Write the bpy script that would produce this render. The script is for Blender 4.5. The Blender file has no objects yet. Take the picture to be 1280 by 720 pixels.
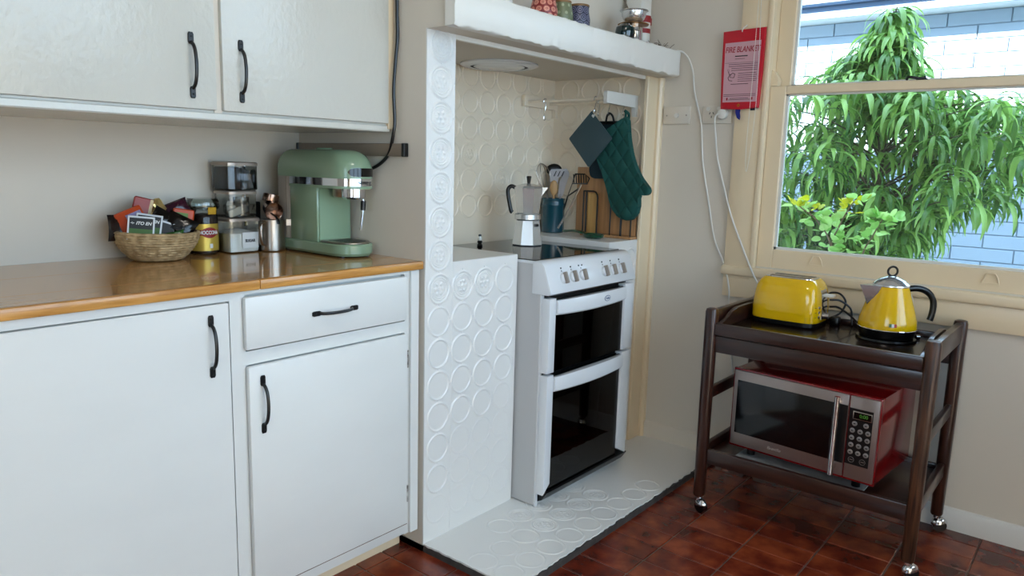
import bpy, bmesh, math, random
from mathutils import Vector, Matrix
random.seed(7)
SC = bpy.context.scene
COL = SC.collection
PI = math.pi

# ------------------------------------------------------------------ camera
cam_data = bpy.data.cameras.new('camera')
cam = bpy.data.objects.new('camera', cam_data)
COL.objects.link(cam)
SC.camera = cam
_r = Vector((0.63540979, -0.77170814, 0.0268502))
_u = Vector((0.10995191, 0.12484069, 0.98606561))
_f = Vector((0.76430686, 0.62360351, -0.16417578))
cam.matrix_world = Matrix(((_r.x, _u.x, -_f.x, -1.5291), (_r.y, _u.y, -_f.y, -1.5816),
                           (_r.z, _u.z, -_f.z, 1.2182), (0, 0, 0, 1)))
cam_data.sensor_width = 36.0
cam_data.lens = 929.02 / 1280 * 36.0
cam_data.clip_start = 0.02
cam_data.clip_end = 200

# ------------------------------------------------------------------ world, sun, exposure
world = bpy.data.worlds.new('world')
SC.world = world
world.use_nodes = True
wn = world.node_tree.nodes
wl = world.node_tree.links
bg = wn['Background']
sky = wn.new('ShaderNodeTexSky')
sky.sky_type = 'HOSEK_WILKIE'
sky.turbidity = 3.5
sky.ground_albedo = 0.35
sky.sun_direction = Vector((-0.80, 0.46, 0.38)).normalized()
mixw = wn.new('ShaderNodeMix')
mixw.data_type = 'RGBA'
mixw.inputs[0].default_value = 0.78
mixw.inputs[7].default_value = (0.65, 0.885, 1.17, 1)
wl.new(sky.outputs[0], mixw.inputs[6])
wl.new(mixw.outputs[2], bg.inputs[0])
bg.inputs[1].default_value = 3.6

sun_data = bpy.data.lights.new('sun', 'SUN')
sun_data.energy = 22.0
sun_data.angle = math.radians(0.6)
sun_data.color = (1.0, 0.95, 0.86)
sun = bpy.data.objects.new('sun', sun_data)
COL.objects.link(sun)
sun.rotation_euler = Vector((0.80, -0.46, -0.38)).to_track_quat('-Z', 'Y').to_euler()

def portal(name, loc, rot, sx, sy):
    d = bpy.data.lights.new(name, 'AREA')
    d.shape = 'RECTANGLE'
    d.size = sx
    d.size_y = sy
    d.cycles.is_portal = True
    o = bpy.data.objects.new(name, d)
    COL.objects.link(o)
    o.location = loc
    o.rotation_euler = rot
    return o
# daylight portals: sample the sky through the window, rear glazing and added side window
portal('daylight_portal_rear', (-0.45, -3.02, 1.62), (math.radians(90), 0, 0), 3.3, 1.70)
portal('daylight_portal_side', (-3.08, -1.85, 1.5), (0, math.radians(-90), 0), 1.25, 1.25)
portal('daylight_portal_window', (1.46, -1.05, 1.53), (0, math.radians(90), 0), 1.34, 1.14)

SC.view_settings.view_transform = 'Standard'
SC.view_settings.look = 'None'
SC.view_settings.gamma = 1.0
SC.view_settings.use_curve_mapping = False
SC.view_settings.exposure = 1.02

# ------------------------------------------------------------------ material helpers
def lin(c):
    if isinstance(c, str):
        c = tuple(int(c[i:i + 2], 16) / 255 for i in (0, 2, 4))
    return tuple((v / 12.92 if v <= 0.04045 else ((v + 0.055) / 1.055) ** 2.4) for v in c[:3]) + (1.0,)

MATS = {}
def mat(name, col, rough=0.5, metal=0.0, spec=0.5, coat=0.0, bump=0.0, bscale=40.0, var=0.0, vscale=6.0,
        col2=None, emit=0.0, stretch=None, trans=0.0, coat_rough=0.08, bdetail=3.0, bdist=0.002):
    if name in MATS:
        return MATS[name]
    m = bpy.data.materials.new(name)
    MATS[name] = m
    m.use_nodes = True
    nt = m.node_tree
    b = nt.nodes['Principled BSDF']
    c = lin(col)
    b.inputs['Base Color'].default_value = c
    b.inputs['Roughness'].default_value = rough
    b.inputs['Metallic'].default_value = metal
    b.inputs['Specular IOR Level'].default_value = spec
    b.inputs['Coat Weight'].default_value = coat
    b.inputs['Coat Roughness'].default_value = coat_rough
    b.inputs['Transmission Weight'].default_value = trans
    if emit:
        b.inputs['Emission Color'].default_value = c
        b.inputs['Emission Strength'].default_value = emit
    tc = None
    def coords():
        nonlocal tc
        if tc is None:
            t = nt.nodes.new('ShaderNodeTexCoord')
            mp = nt.nodes.new('ShaderNodeMapping')
            if stretch:
                mp.inputs['Scale'].default_value = stretch
            nt.links.new(t.outputs['Object'], mp.inputs[0])
            tc = mp.outputs[0]
        return tc
    if var or col2 is not None:
        n = nt.nodes.new('ShaderNodeTexNoise')
        n.inputs['Scale'].default_value = vscale
        n.inputs['Detail'].default_value = 4
        nt.links.new(coords(), n.inputs['Vector'])
        mx = nt.nodes.new('ShaderNodeMix')
        mx.data_type = 'RGBA'
        c2 = lin(col2) if col2 is not None else tuple(v * (1 - var) for v in c[:3]) + (1,)
        mx.inputs[6].default_value = c
        mx.inputs[7].default_value = c2
        ramp = nt.nodes.new('ShaderNodeMapRange')
        ramp.inputs[1].default_value = 0.35
        ramp.inputs[2].default_value = 0.65
        nt.links.new(n.outputs['Fac'], ramp.inputs[0])
        nt.links.new(ramp.outputs[0], mx.inputs[0])
        nt.links.new(mx.outputs[2], b.inputs['Base Color'])
    if bump:
        n = nt.nodes.new('ShaderNodeTexNoise')
        n.inputs['Scale'].default_value = bscale
        n.inputs['Detail'].default_value = bdetail
        nt.links.new(coords(), n.inputs['Vector'])
        bp = nt.nodes.new('ShaderNodeBump')
        bp.inputs['Strength'].default_value = bump
        bp.inputs['Distance'].default_value = bdist
        nt.links.new(n.outputs['Fac'], bp.inputs['Height'])
        nt.links.new(bp.outputs[0], b.inputs['Normal'])
    return m

def glass_mat(name, tint=(1, 1, 1), refl=1.0, ior=1.5, haze=0.0):
    """thin pane: transparent with fresnel reflection"""
    if name in MATS:
        return MATS[name]
    m = bpy.data.materials.new(name)
    MATS[name] = m
    m.use_nodes = True
    nt = m.node_tree
    out = nt.nodes['Material Output']
    nt.nodes.remove(nt.nodes['Principled BSDF'])
    tr = nt.nodes.new('ShaderNodeBsdfTransparent')
    tr.inputs[0].default_value = tuple(tint) + (1,)
    gl = nt.nodes.new('ShaderNodeBsdfGlossy')
    gl.inputs['Roughness'].default_value = 0.03
    fr = nt.nodes.new('ShaderNodeFresnel')
    fr.inputs[0].default_value = ior
    mu = nt.nodes.new('ShaderNodeMath')
    mu.operation = 'MULTIPLY_ADD'
    mu.inputs[1].default_value = refl
    mu.inputs[2].default_value = haze
    nt.links.new(fr.outputs[0], mu.inputs[0])
    mx = nt.nodes.new('ShaderNodeMixShader')
    nt.links.new(mu.outputs[0], mx.inputs[0])
    nt.links.new(tr.outputs[0], mx.inputs[1])
    nt.links.new(gl.outputs[0], mx.inputs[2])
    nt.links.new(mx.outputs[0], out.inputs[0])
    return m

# ------------------------------------------------------------------ mesh helpers
def catmull(pts, n=8, closed=False):
    P = [Vector(p) for p in pts]
    out = []
    N = len(P)
    rng = range(N) if closed else range(N - 1)
    for i in rng:
        p1, p2 = P[i], P[(i + 1) % N]
        p0 = P[i - 1] if (closed or i > 0) else p1 * 2 - p2
        p3 = P[(i + 2) % N] if (closed or i + 2 < N) else p2 * 2 - p1
        for k in range(n):
            t = k / n
            out.append(0.5 * ((2 * p1) + (p2 - p0) * t + (2 * p0 - 5 * p1 + 4 * p2 - p3) * t * t
                              + (3 * p1 - p0 - 3 * p2 + p3) * t ** 3))
    if not closed:
        out.append(P[-1].copy())
    return out

class MB:
    def __init__(self):
        self.bm = bmesh.new()
    def box(self, x0, x1, y0, y1, z0, z1, bev=0.0, seg=2, mi=0):
        ret = bmesh.ops.create_cube(self.bm, size=1.0)
        vs = ret['verts']
        for v in vs:
            v.co = Vector(((x0 + x1) / 2 + v.co.x * (x1 - x0), (y0 + y1) / 2 + v.co.y * (y1 - y0),
                           (z0 + z1) / 2 + v.co.z * (z1 - z0)))
        fs = {f for v in vs for f in v.link_faces}
        for f in fs:
            f.material_index = mi
        if bev > 0:
            bev = min(bev, 0.49 * min(abs(x1 - x0), abs(y1 - y0), abs(z1 - z0)))
            es = list({e for v in vs for e in v.link_edges})
            bmesh.ops.bevel(self.bm, geom=es, offset=bev, segments=seg, affect='EDGES', profile=0.5)
        return self
    def rings(self, rings, closed_ring=True, cap0=True, cap1=True, mi=0):
        R = [[self.bm.verts.new(p) for p in ring] for ring in rings]
        n = len(R[0])
        for a, b in zip(R[:-1], R[1:]):
            for i in range(n if closed_ring else n - 1):
                j = (i + 1) % n
                f = self.bm.faces.new((a[i], a[j], b[j], b[i]))
                f.material_index = mi
        if cap0:
            self.bm.faces.new(list(reversed(R[0]))).material_index = mi
        if cap1:
            self.bm.faces.new(R[-1]).material_index = mi
        return self
    def lathe(self, prof, c=(0, 0, 0), seg=32, ax='z', a0=0.0, a1=2 * PI, cap=True, mi=0, sq=None):
        c = Vector(c)
        full = abs(a1 - a0 - 2 * PI) < 1e-6
        n = seg if full else seg + 1
        rings = []
        for r, h in prof:
            ring = []
            for i in range(n):
                t = a0 + (a1 - a0) * i / seg
                k = 1.0
                if sq:   # rounded-square section, superellipse
                    k = (abs(math.cos(t)) ** sq + abs(math.sin(t)) ** sq) ** (-1 / sq)
                x, y = r * k * math.cos(t), r * k * math.sin(t)
                p = {'z': (x, y, h), 'x': (h, x, y), 'y': (y, h, x)}[ax]
                ring.append(c + Vector(p))
            rings.append(ring)
        self.rings(rings, full, cap and full and prof[0][0] > 1e-6, cap and full and prof[-1][0] > 1e-6, mi)
        return self
    def cyl(self, p0, p1, r0, r1=None, seg=16, mi=0):
        return self.tube([p0, p1], r0, seg, r1=r1, mi=mi)
    def tube(self, pts, r, seg=8, smooth=0, closed=False, r1=None, mi=0, flat=None):
        P = [Vector(p) for p in pts]
        if smooth:
            P = catmull(P, smooth, closed)
        n = len(P)
        rings = []
        up = None
        for i, p in enumerate(P):
            if closed:
                t = P[(i + 1) % n] - P[i - 1]
            else:
                t = P[min(i + 1, n - 1)] - P[max(i - 1, 0)]
            t.normalize()
            if up is None:
                up = Vector((0, 0, 1)) if abs(t.z) < 0.9 else Vector((1, 0, 0))
            s = t.cross(up)
            if s.length < 1e-6:
                s = t.orthogonal()
            s.normalize()
            up = s.cross(t).normalized()
            rr = r if r1 is None else r + (r1 - r) * i / (n - 1)
            ka, kb = flat or (1, 1)
            rings.append([p + s * math.cos(2 * PI * k / seg) * rr * ka + up * math.sin(2 * PI * k / seg) * rr * kb
                          for k in range(seg)])
        if closed:
            rings.append(rings[0])
            R = [[self.bm.verts.new(p) for p in ring] for ring in rings[:-1]]
            for i in range(n):
                a, b = R[i], R[(i + 1) % n]
                for k in range(seg):
                    j = (k + 1) % seg
                    self.bm.faces.new((a[k], a[j], b[j], b[k])).material_index = mi
        else:
            self.rings(rings, mi=mi)
        return self
    def prism(self, poly, ax, a0, a1, bev=0.0, seg=2, mi=0):
        """poly: 2-D points; ax: axis of extrusion; the 2-D axes are the other two in xyz order"""
        def P(q, a):
            return {'x': (a, q[0], q[1]), 'y': (q[0], a, q[1]), 'z': (q[0], q[1], a)}[ax]
        A = [self.bm.verts.new(P(q, a0)) for q in poly]
        B = [self.bm.verts.new(P(q, a1)) for q in poly]
        n = len(poly)
        fs = []
        for i in range(n):
            j = (i + 1) % n
            fs.append(self.bm.faces.new((A[i], A[j], B[j], B[i])))
        fa = self.bm.faces.new(list(reversed(A)))
        fb = self.bm.faces.new(B)
        for f in fs + [fa, fb]:
            f.material_index = mi
        if bev > 0:
            es = list({e for f in (fa, fb) for e in f.edges})
            bmesh.ops.bevel(self.bm, geom=es, offset=bev, segments=seg, affect='EDGES', profile=0.5)
        return self
    def poly(self, pts, mi=0):
        f = self.bm.faces.new([self.bm.verts.new(p) for p in pts])
        f.material_index = mi
        return self
    def sphere(self, c, r, seg=16, mi=0, sc=(1, 1, 1)):
        ret = bmesh.ops.create_uvsphere(self.bm, u_segments=seg, v_segments=max(6, seg // 2), radius=r)
        for v in ret['verts']:
            v.co = Vector((v.co.x * sc[0], v.co.y * sc[1], v.co.z * sc[2])) + Vector(c)
        for f in {f for v in ret['verts'] for f in v.link_faces}:
            f.material_index = mi
        return self
    def move(self, M):
        bmesh.ops.transform(self.bm, matrix=M, verts=self.bm.verts)
        return self
    def mesh(self, name, mats, off=(0, 0, 0), smooth=35):
        bmesh.ops.recalc_face_normals(self.bm, faces=self.bm.faces)
        if off is not None:
            o = Vector(off)
            for v in self.bm.verts:
                v.co -= o
        me = bpy.data.meshes.new(name)
        self.bm.to_mesh(me)
        self.bm.free()
        for m in (mats if isinstance(mats, (list, tuple)) else [mats]):
            me.materials.append(m)
        if smooth:
            me.shade_smooth()
            me.set_sharp_from_angle(angle=math.radians(smooth))
        return me
    def build(self, name, mats, parent=None, smooth=35, loc=None):
        """geometry is given in world coordinates; loc = origin for a top-level mesh"""
        off = root_loc(parent) if parent is not None else Vector(loc or (0, 0, 0))
        me = self.mesh(name, mats, off, smooth)
        o = bpy.data.objects.new(name, me)
        COL.objects.link(o)
        if parent is not None:
            o.parent = parent
        else:
            o.location = off
        return o

def root_loc(o):
    v = Vector((0, 0, 0))
    while o is not None:
        v += Vector(o.location)
        o = o.parent
    return v

def tag(o, label, cat, group=None):
    o['label'] = label
    o['category'] = cat
    if group:
        o['group'] = group
    return o
def thing(name, label, cat, loc, group=None):
    o = bpy.data.objects.new(name, None)
    o.empty_display_size = 0.05
    COL.objects.link(o)
    o.location = loc
    return tag(o, label, cat, group)
def struct(o):
    o['kind'] = 'structure'
    return o
def sroot(name, loc=(0, 0, 0)):
    o = bpy.data.objects.new(name, None)
    COL.objects.link(o)
    o.location = loc
    o['kind'] = 'structure'
    return o
def inst(name, me, parent, loc, rot=None, scale=None):
    """a further object on shared mesh data; loc in world coordinates"""
    o = bpy.data.objects.new(name, me)
    COL.objects.link(o)
    o.parent = parent
    o.location = Vector(loc) - (root_loc(parent) if parent else Vector())
    if rot is not None:
        o.rotation_euler = rot
    if scale is not None:
        o.scale = scale
    return o

FACE_Y = (PI / 2, 0, 0)            # lettering on a face that looks towards -Y
FACE_X = (PI / 2, 0, -PI / 2)      # lettering on a face that looks towards -X
def lettering(txt, size, loc, rot, m, parent, name='lettering', sx=1.0, shear=0.0, bold=0.0, extr=0.0003, align='CENTER'):
    cu = bpy.data.curves.new('lettering', 'FONT')
    cu.body = txt
    cu.size = size
    cu.align_x = align
    cu.align_y = 'CENTER'
    cu.extrude = extr
    cu.shear = shear
    cu.offset = bold
    t = bpy.data.objects.new('tmp', cu)
    COL.objects.link(t)
    bpy.context.view_layer.update()
    me = bpy.data.meshes.new_from_object(t.evaluated_get(bpy.context.evaluated_depsgraph_get()))
    bpy.data.objects.remove(t)
    bpy.data.curves.remove(cu)
    R = rot if isinstance(rot, Matrix) else Matrix.Identity(3)
    if not isinstance(rot, Matrix):
        from mathutils import Euler
        R = Euler(rot).to_matrix()
    me.transform(Matrix.Translation(Vector(loc) - root_loc(parent)) @ R.to_4x4() @ Matrix.Diagonal((sx, 1, 1, 1)))
    me.name = name
    me.materials.clear()
    me.materials.append(m)
    o = bpy.data.objects.new(name, me)
    COL.objects.link(o)
    o.parent = parent
    return o

# ------------------------------------------------------------------ materials
M_wall = mat('wall_paint', (0.835, 0.80, 0.745), 0.6, bump=0.15, bscale=60, var=0.03, vscale=2)
M_white = mat('white_gloss_paint', (0.86, 0.86, 0.845), 0.32, bump=0.12, bscale=18, stretch=(1, 1, 2.5), var=0.03, vscale=3)
M_whiteup = mat('brushed_white_enamel', (0.80, 0.79, 0.75), 0.16, bump=0.45, bscale=70, stretch=(1, 1, 0.7), var=0.03, vscale=3, bdetail=7, bdist=0.004)
M_recess = mat('warm_lit_tile_paint', (0.92, 0.86, 0.77), 0.3, bump=0.12, bscale=30)  # same white tile paint, with the recess's warm bounced light in the colour
M_tile = mat('painted_relief_tile', (0.87, 0.865, 0.85), 0.28, bump=0.12, bscale=30)
M_beam = mat('painted_timber', (0.88, 0.87, 0.84), 0.38, bump=0.6, bscale=25, stretch=(0.25, 1, 1.5), bdetail=6)
M_ceil = mat('ceiling_paint', (0.86, 0.85, 0.83), 0.7)
M_cream = mat('cream_gloss_paint', (0.90, 0.82, 0.69), 0.33, bump=0.08, bscale=20, var=0.04, vscale=2)
M_skirt = mat('skirting_paint', (0.84, 0.83, 0.81), 0.35)
M_mortar = mat('dark_mortar', (0.27, 0.25, 0.24), 0.9, bump=0.6, bscale=90, var=0.4, vscale=30)
M_grout = mat('floor_grout', (0.44, 0.35, 0.30), 0.8, bump=0.3, bscale=120)
M_black = mat('black_metal', (0.025, 0.025, 0.028), 0.35)
M_blackp = mat('black_plastic', (0.02, 0.02, 0.022), 0.3)
M_chrome = mat('chrome', (0.86, 0.86, 0.87), 0.08, metal=1.0)
M_steel = mat('brushed_steel', (0.66, 0.62, 0.58), 0.28, metal=1.0)
M_alu = mat('cast_aluminium', (0.84, 0.84, 0.84), 0.25, metal=0.8)
M_glass = glass_mat('clear_glass', (0.97, 0.99, 0.985), 1.0)
M_whitep = mat('white_plastic', (0.85, 0.84, 0.81), 0.35)
M_ink = mat('black_ink', (0.03, 0.03, 0.035), 0.6)
M_paper = mat('white_paper', (0.85, 0.85, 0.84), 0.7)
M_gold = mat('gold_foil', (0.80, 0.62, 0.22), 0.25, metal=1.0)
M_red = mat('red_print', (0.55, 0.05, 0.07), 0.5)
# ================================================================== THE SETTING
XW, YB, ZC = 1.348, 0.62, 2.55      # window wall, cabinet wall, ceiling

# ---- floor: terracotta tiles on grout
M_ftile = bpy.data.materials.new('terracotta_floor_tile')
M_ftile.use_nodes = True
_nt = M_ftile.node_tree
_b = _nt.nodes['Principled BSDF']
_b.inputs['Roughness'].default_value = 0.22
_oi = _nt.nodes.new('ShaderNodeObjectInfo')
_ge = _nt.nodes.new('ShaderNodeNewGeometry')
_n1 = _nt.nodes.new('ShaderNodeTexNoise')
_n1.inputs['Scale'].default_value = 11
_n1.inputs['Detail'].default_value = 5
_nt.links.new(_ge.outputs['Position'], _n1.inputs['Vector'])
_ad = _nt.nodes.new('ShaderNodeMath')
_ad.operation = 'MULTIPLY_ADD'
_ad.inputs[1].default_value = 0.22
_nt.links.new(_oi.outputs['Random'], _ad.inputs[0])
_nt.links.new(_n1.outputs['Fac'], _ad.inputs[2])
_cr = _nt.nodes.new('ShaderNodeValToRGB')
_cr.color_ramp.elements[0].position = 0.40
_cr.color_ramp.elements[0].color = lin((0.28, 0.095, 0.058))
_cr.color_ramp.elements[1].position = 0.80
_cr.color_ramp.elements[1].color = lin((0.57, 0.26, 0.145))
_e = _cr.color_ramp.elements.new(0.6)
_e.color = lin((0.43, 0.16, 0.093))
_nt.links.new(_ad.outputs[0], _cr.inputs[0])
_nt.links.new(_cr.outputs[0], _b.inputs['Base Color'])
_bp = _nt.nodes.new('ShaderNodeBump')
_bp.inputs['Strength'].default_value = 0.12
_bp.inputs['Distance'].default_value = 0.003
_n2 = _nt.nodes.new('ShaderNodeTexNoise')
_n2.inputs['Scale'].default_value = 30
_nt.links.new(_ge.outputs['Position'], _n2.inputs['Vector'])
_nt.links.new(_n2.outputs['Fac'], _bp.inputs['Height'])
_nt.links.new(_bp.outputs[0], _b.inputs['Normal'])

floor = struct(MB().box(-2.95, XW + 0.1, -3.3, YB + 0.1, -0.08, -0.0035).build('floor', M_grout))
TX, TY, G = 0.1035, 0.199, 0.0045
tm = MB().box(-TX / 2 + G / 2, TX / 2 - G / 2, -TY / 2 + G / 2, TY / 2 - G / 2, -0.012, 0.0, 0.0018, 1).mesh('tile', M_ftile)
tm_cut = MB().box(-0.0435, 0.0435, -TY / 2 + G / 2, TY / 2 - G / 2, -0.012, 0.0, 0.0018, 1).mesh('tile_cut', M_ftile)
far = MB()
for i in range(-30, 12):
    for j in range(-4, 15):
        x = 0.12 + TX * (i + 0.5)
        y = -0.547 - TY * (j + 0.5)
        if y > 0.3 or y < -2.8 or x < -2.9:
            continue
        if x > 0.1 and y > -0.35:
            continue                       # under the hearth
        if i >= -8 and j <= 7:
            if i == 11:
                inst('tile', tm_cut, floor, (1.2585 + 0.0435 + G / 2, y, 0))
            else:
                inst('tile', tm, floor, (x, y, random.uniform(-0.0006, 0.0)))
        else:
            far.box(x - TX / 2 + G / 2, x + TX / 2 - G / 2, y - TY / 2 + G / 2, y + TY / 2 - G / 2, -0.012, 0)
fo = far.build('tile_field', M_ftile, floor, smooth=0)
fo['kind'] = 'stuff'

# ---- room shell
struct(MB().box(-2.95, XW + 0.15, -2.95, YB + 0.15, ZC, ZC + 0.1).build('ceiling', M_ceil))
struct(MB().box(-2.95, XW + 0.15, YB, YB + 0.15, -0.08, ZC).build('wall_back', M_wall))
wl_ = MB()
LY0, LY1, LZ0, LZ1 = -2.45, -1.25, 0.9, 2.1
wl_.box(-3.05, -2.9, LY1, YB + 0.15, -0.08, ZC).box(-3.05, -2.9, -2.95, LY0, -0.08, ZC)
wl_.box(-3.05, -2.9, LY0, LY1, -0.08, LZ0).box(-3.05, -2.9, LY0, LY1, LZ1, ZC)
struct(wl_.build('wall_left', M_wall))
w2 = sroot('added_side_window', (-2.97, -1.85, LZ0))  # unseen window, added to light the right-hand wall
m = MB().box(-3.0, -2.95, LY0, LY0 + 0.05, LZ0, LZ1).box(-3.0, -2.95, LY1 - 0.05, LY1, LZ0, LZ1)
m.box(-3.0, -2.95, LY0 + 0.05, LY1 - 0.05, LZ0, LZ0 + 0.05).box(-3.0, -2.95, LY0 + 0.05, LY1 - 0.05, LZ1 - 0.05, LZ1)
m.build('window_frame', M_cream, w2)
MB().box(-2.978, -2.973, LY0 + 0.05, LY1 - 0.05, LZ0 + 0.05, LZ1 - 0.05).build('pane', M_glass, w2)
wr = MB()
DX0, DX1, DZ0, DZ1 = -2.05, 1.15, 0.80, 2.42
wr.box(-2.95, DX0, -2.95, -2.8, -0.08, ZC)
wr.box(DX1, XW + 0.15, -2.95, -2.8, -0.08, ZC)
wr.box(DX0, DX1, -2.95, -2.8, DZ1, ZC)
wr.box(DX0, DX1, -2.95, -2.8, -0.08, DZ0)
struct(wr.build('wall_rear', M_wall))
d1 = sroot('window_3', (0, -2.87, 0))
for k in range(3):
    a = DX0 + (DX1 - DX0) * k / 3
    b = DX0 + (DX1 - DX0) * (k + 1) / 3
    m = MB()
    m.box(a, a + 0.06, -2.90, -2.85, DZ0, DZ1).box(b - 0.06, b, -2.90, -2.85, DZ0, DZ1)
    m.box(a + 0.06, b - 0.06, -2.90, -2.85, DZ0, DZ0 + 0.1).box(a + 0.06, b - 0.06, -2.90, -2.85, DZ1 - 0.06, DZ1)
    m.build('window_frame', M_white, d1)
    MB().box(a + 0.06, b - 0.06, -2.88, -2.875, DZ0 + 0.1, DZ1 - 0.06).build('pane', M_glass, d1)

WY0, WY1, WZ0, WZ1 = -1.63, -0.462, 0.845, 2.215    # window opening
ww = MB()
ww.box(XW, XW + 0.15, WY1, YB + 0.15, -0.08, ZC)
ww.box(XW, XW + 0.15, -2.95, WY0, -0.08, ZC)
ww.box(XW, XW + 0.15, WY0, WY1, -0.08, WZ0)
ww.box(XW, XW + 0.15, WY0, WY1, WZ1, ZC)
struct(ww.build('wall_right', M_wall))
# roof over the room: its eave shades the lower part of the house next door
struct(MB().box(-3.4, 1.80, -3.3, 6.0, 2.74, 2.86).build('roof', mat('roof_metal', (0.45, 0.45, 0.46), 0.5)))

sk = MB()
sk.prism([(XW, 0.0), (XW - 0.014, 0.0), (XW - 0.014, 0.062), (XW - 0.008, 0.074), (XW, 0.078)], 'y', -2.8, -0.379)
struct(sk.build('baseboard_right', M_skirt))
sk = MB()
sk.prism([(XW, 0.026), (XW - 0.010, 0.026), (XW - 0.010, 0.088), (XW - 0.005, 0.096), (XW, 0.10)], 'y', -0.372, -0.03)
struct(sk.build('baseboard_hearth', M_wall))
MB_l = MB().prism([(-2.9, 0.0), (-2.886, 0.0), (-2.886, 0.07), (-2.9, 0.08)], 'y', -2.8, 0.0)
struct(MB_l.build('baseboard_left', M_skirt))

# ---- chimney breast with tiled cooking recess
ch = MB()
XA0, XA1, YA, ZM = 0.117, 1.272, 0.486, 1.59
ch.box(0.0, XA0, 0.004, YB, 0.0, 1.602)                    # left pier core
ch.box(XA0, XW, YA, YB, 0.0, 1.60)                        # back of recess
ch.box(XA1, XW, 0.004, YA, 0.0, 1.60)                     # right cheek
ch.box(0.0, XW, 0.004, YB, 1.602, 1.684)                  # head of recess
ch.box(0.0, XW, 0.10, YB, 1.684, ZC)                      # breast above the shelf
chim = struct(ch.build('wall_chimney', M_wall))
MB().box(XA0, XA1, 0.0, YA, 1.594, 1.602).build('recess_ceiling', M_wall, chim)
MB().box(0.0, XA0, 0.0, 0.004, 0.0, ZM).build('pier_facing', M_tile, chim)
MB().box(XA0, 0.437, 0.0, YA, 0.0, 0.916, 0.002, 1).build('side_plinth', M_tile, chim)
MB().box(1.022, XA1, 0.0, YA, 0.0, 0.918, 0.002, 1).build('side_plinth', M_tile, chim)
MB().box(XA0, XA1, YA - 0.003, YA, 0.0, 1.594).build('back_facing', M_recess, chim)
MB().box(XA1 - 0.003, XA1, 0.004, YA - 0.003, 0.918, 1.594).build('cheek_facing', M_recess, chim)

def emboss(full, faint=1.0, mm=None):
    m = MB()
    def ring(R, w, h, seg=28):
        rings = []
        for k in range(7):
            t = -1 + k / 3
            rr, hh = R - w * t, h * (0.5 + 0.5 * math.cos(PI * t)) - 0.0002
            rings.append([(rr * math.cos(2 * PI * i / seg), rr * math.sin(2 * PI * i / seg), hh) for i in range(seg)])
        m.rings(rings, True, False, False)
    def dome(x, y, r, h):
        m.rings([[(x + q * r * math.cos(2 * PI * i / 8), y + q * r * math.sin(2 * PI * i / 8), z * h - 0.0002) for i in range(8)]
                 for q, z in ((1, 0), (0.72, 0.7), (0.3, 1))], True, False, True)
    ring(0.0445, 0.0058, 0.0034 * faint)
    dome(0.052, 0, 0.0032, 0.002 * faint)
    dome(0, 0.052, 0.0032, 0.002 * faint)
    if full:
        ring(0.0345, 0.0022, 0.0020)
        ring(0.028, 0.0016, 0.0016)
        for k in range(6):
            dome(0.0165 * math.cos(k * PI / 3), 0.0165 * math.sin(k * PI / 3), 0.0068, 0.0028)
        dome(0, 0, 0.0068, 0.0028)
        for k in range(8):
            dome(0.052 * math.cos(PI / 4 + k * PI / 2) * 0.93 + (0.004 if k > 3 else 0), 0.052 * math.sin(PI / 4 + k * PI / 2) * 0.93, 0.004, 0.0012)
    return m.mesh('embossed_circle', mm or M_tile)
E_full, E_plain, E_faint = emboss(True), emboss(False), emboss(False, 0.55)
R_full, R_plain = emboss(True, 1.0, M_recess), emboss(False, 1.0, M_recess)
for k in range(13):                                        # pier, floor to shelf
    z = 0.329 + 0.1018 * (k - 2)
    inst('embossed_circle', E_full if z > 0.82 else (E_plain if z > 0.2 else E_faint), chim, (0.059, 0, z), FACE_Y)
inst('embossed_circle', E_full, chim, (0.059, 0, 0.329 + 0.1018 * 11), FACE_Y)
inst('embossed_circle', E_full, chim, (0.059, 0, 0.329 + 0.1018 * 12), FACE_Y)
for i in range(1, 4):                                      # low plinth left of the stove
    for k in range(8):
        z = 0.329 + 0.1018 * (k - 2)
        e = (E_full if i < 3 and k == 7 else E_plain) if (z > 0.42 and i < 3) or z > 0.5 else E_faint
        inst('embossed_circle', e, chim, (0.059 + 0.1035 * i, 0, z), FACE_Y)
for i in range(2):                                         # plinth right of the stove
    for k in range(8):
        inst('embossed_circle', E_plain if k > 3 else E_faint, chim, (1.085 + 0.1035 * i, 0, 0.329 + 0.1018 * (k - 2)), FACE_Y)
for i in range(-4, 6):                                     # back of the recess
    for k in range(-4, 2):
        x, z = 0.706 + 0.104 * i, 1.46 + 0.1035 * k
        if x - 0.046 < XA0 or x + 0.046 > XA1:
            continue
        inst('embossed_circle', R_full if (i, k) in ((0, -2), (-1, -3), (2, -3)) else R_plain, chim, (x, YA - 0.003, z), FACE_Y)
for i in range(4):                                         # right cheek
    for k in range(-5, 1):
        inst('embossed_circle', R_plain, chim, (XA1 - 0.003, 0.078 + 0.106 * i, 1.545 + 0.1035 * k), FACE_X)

struct(MB().box(XA0, 1.24, 0.0, 0.016, 1.576, 1.594, 0.002, 1).build('trim_1', M_beam))
tr = MB().box(1.240, 1.322, -0.013, 0.004, 0.026, ZM, 0.003, 1)
struct(tr.build('trim_2', M_cream))
tr = MB().prism([(1.322, 0.0), (1.322, -0.022), (1.330, -0.030), (XW, -0.030), (XW, 0.0)], 'z', 0.026, ZM)
struct(tr.build('trim_3', M_cream))

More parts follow.
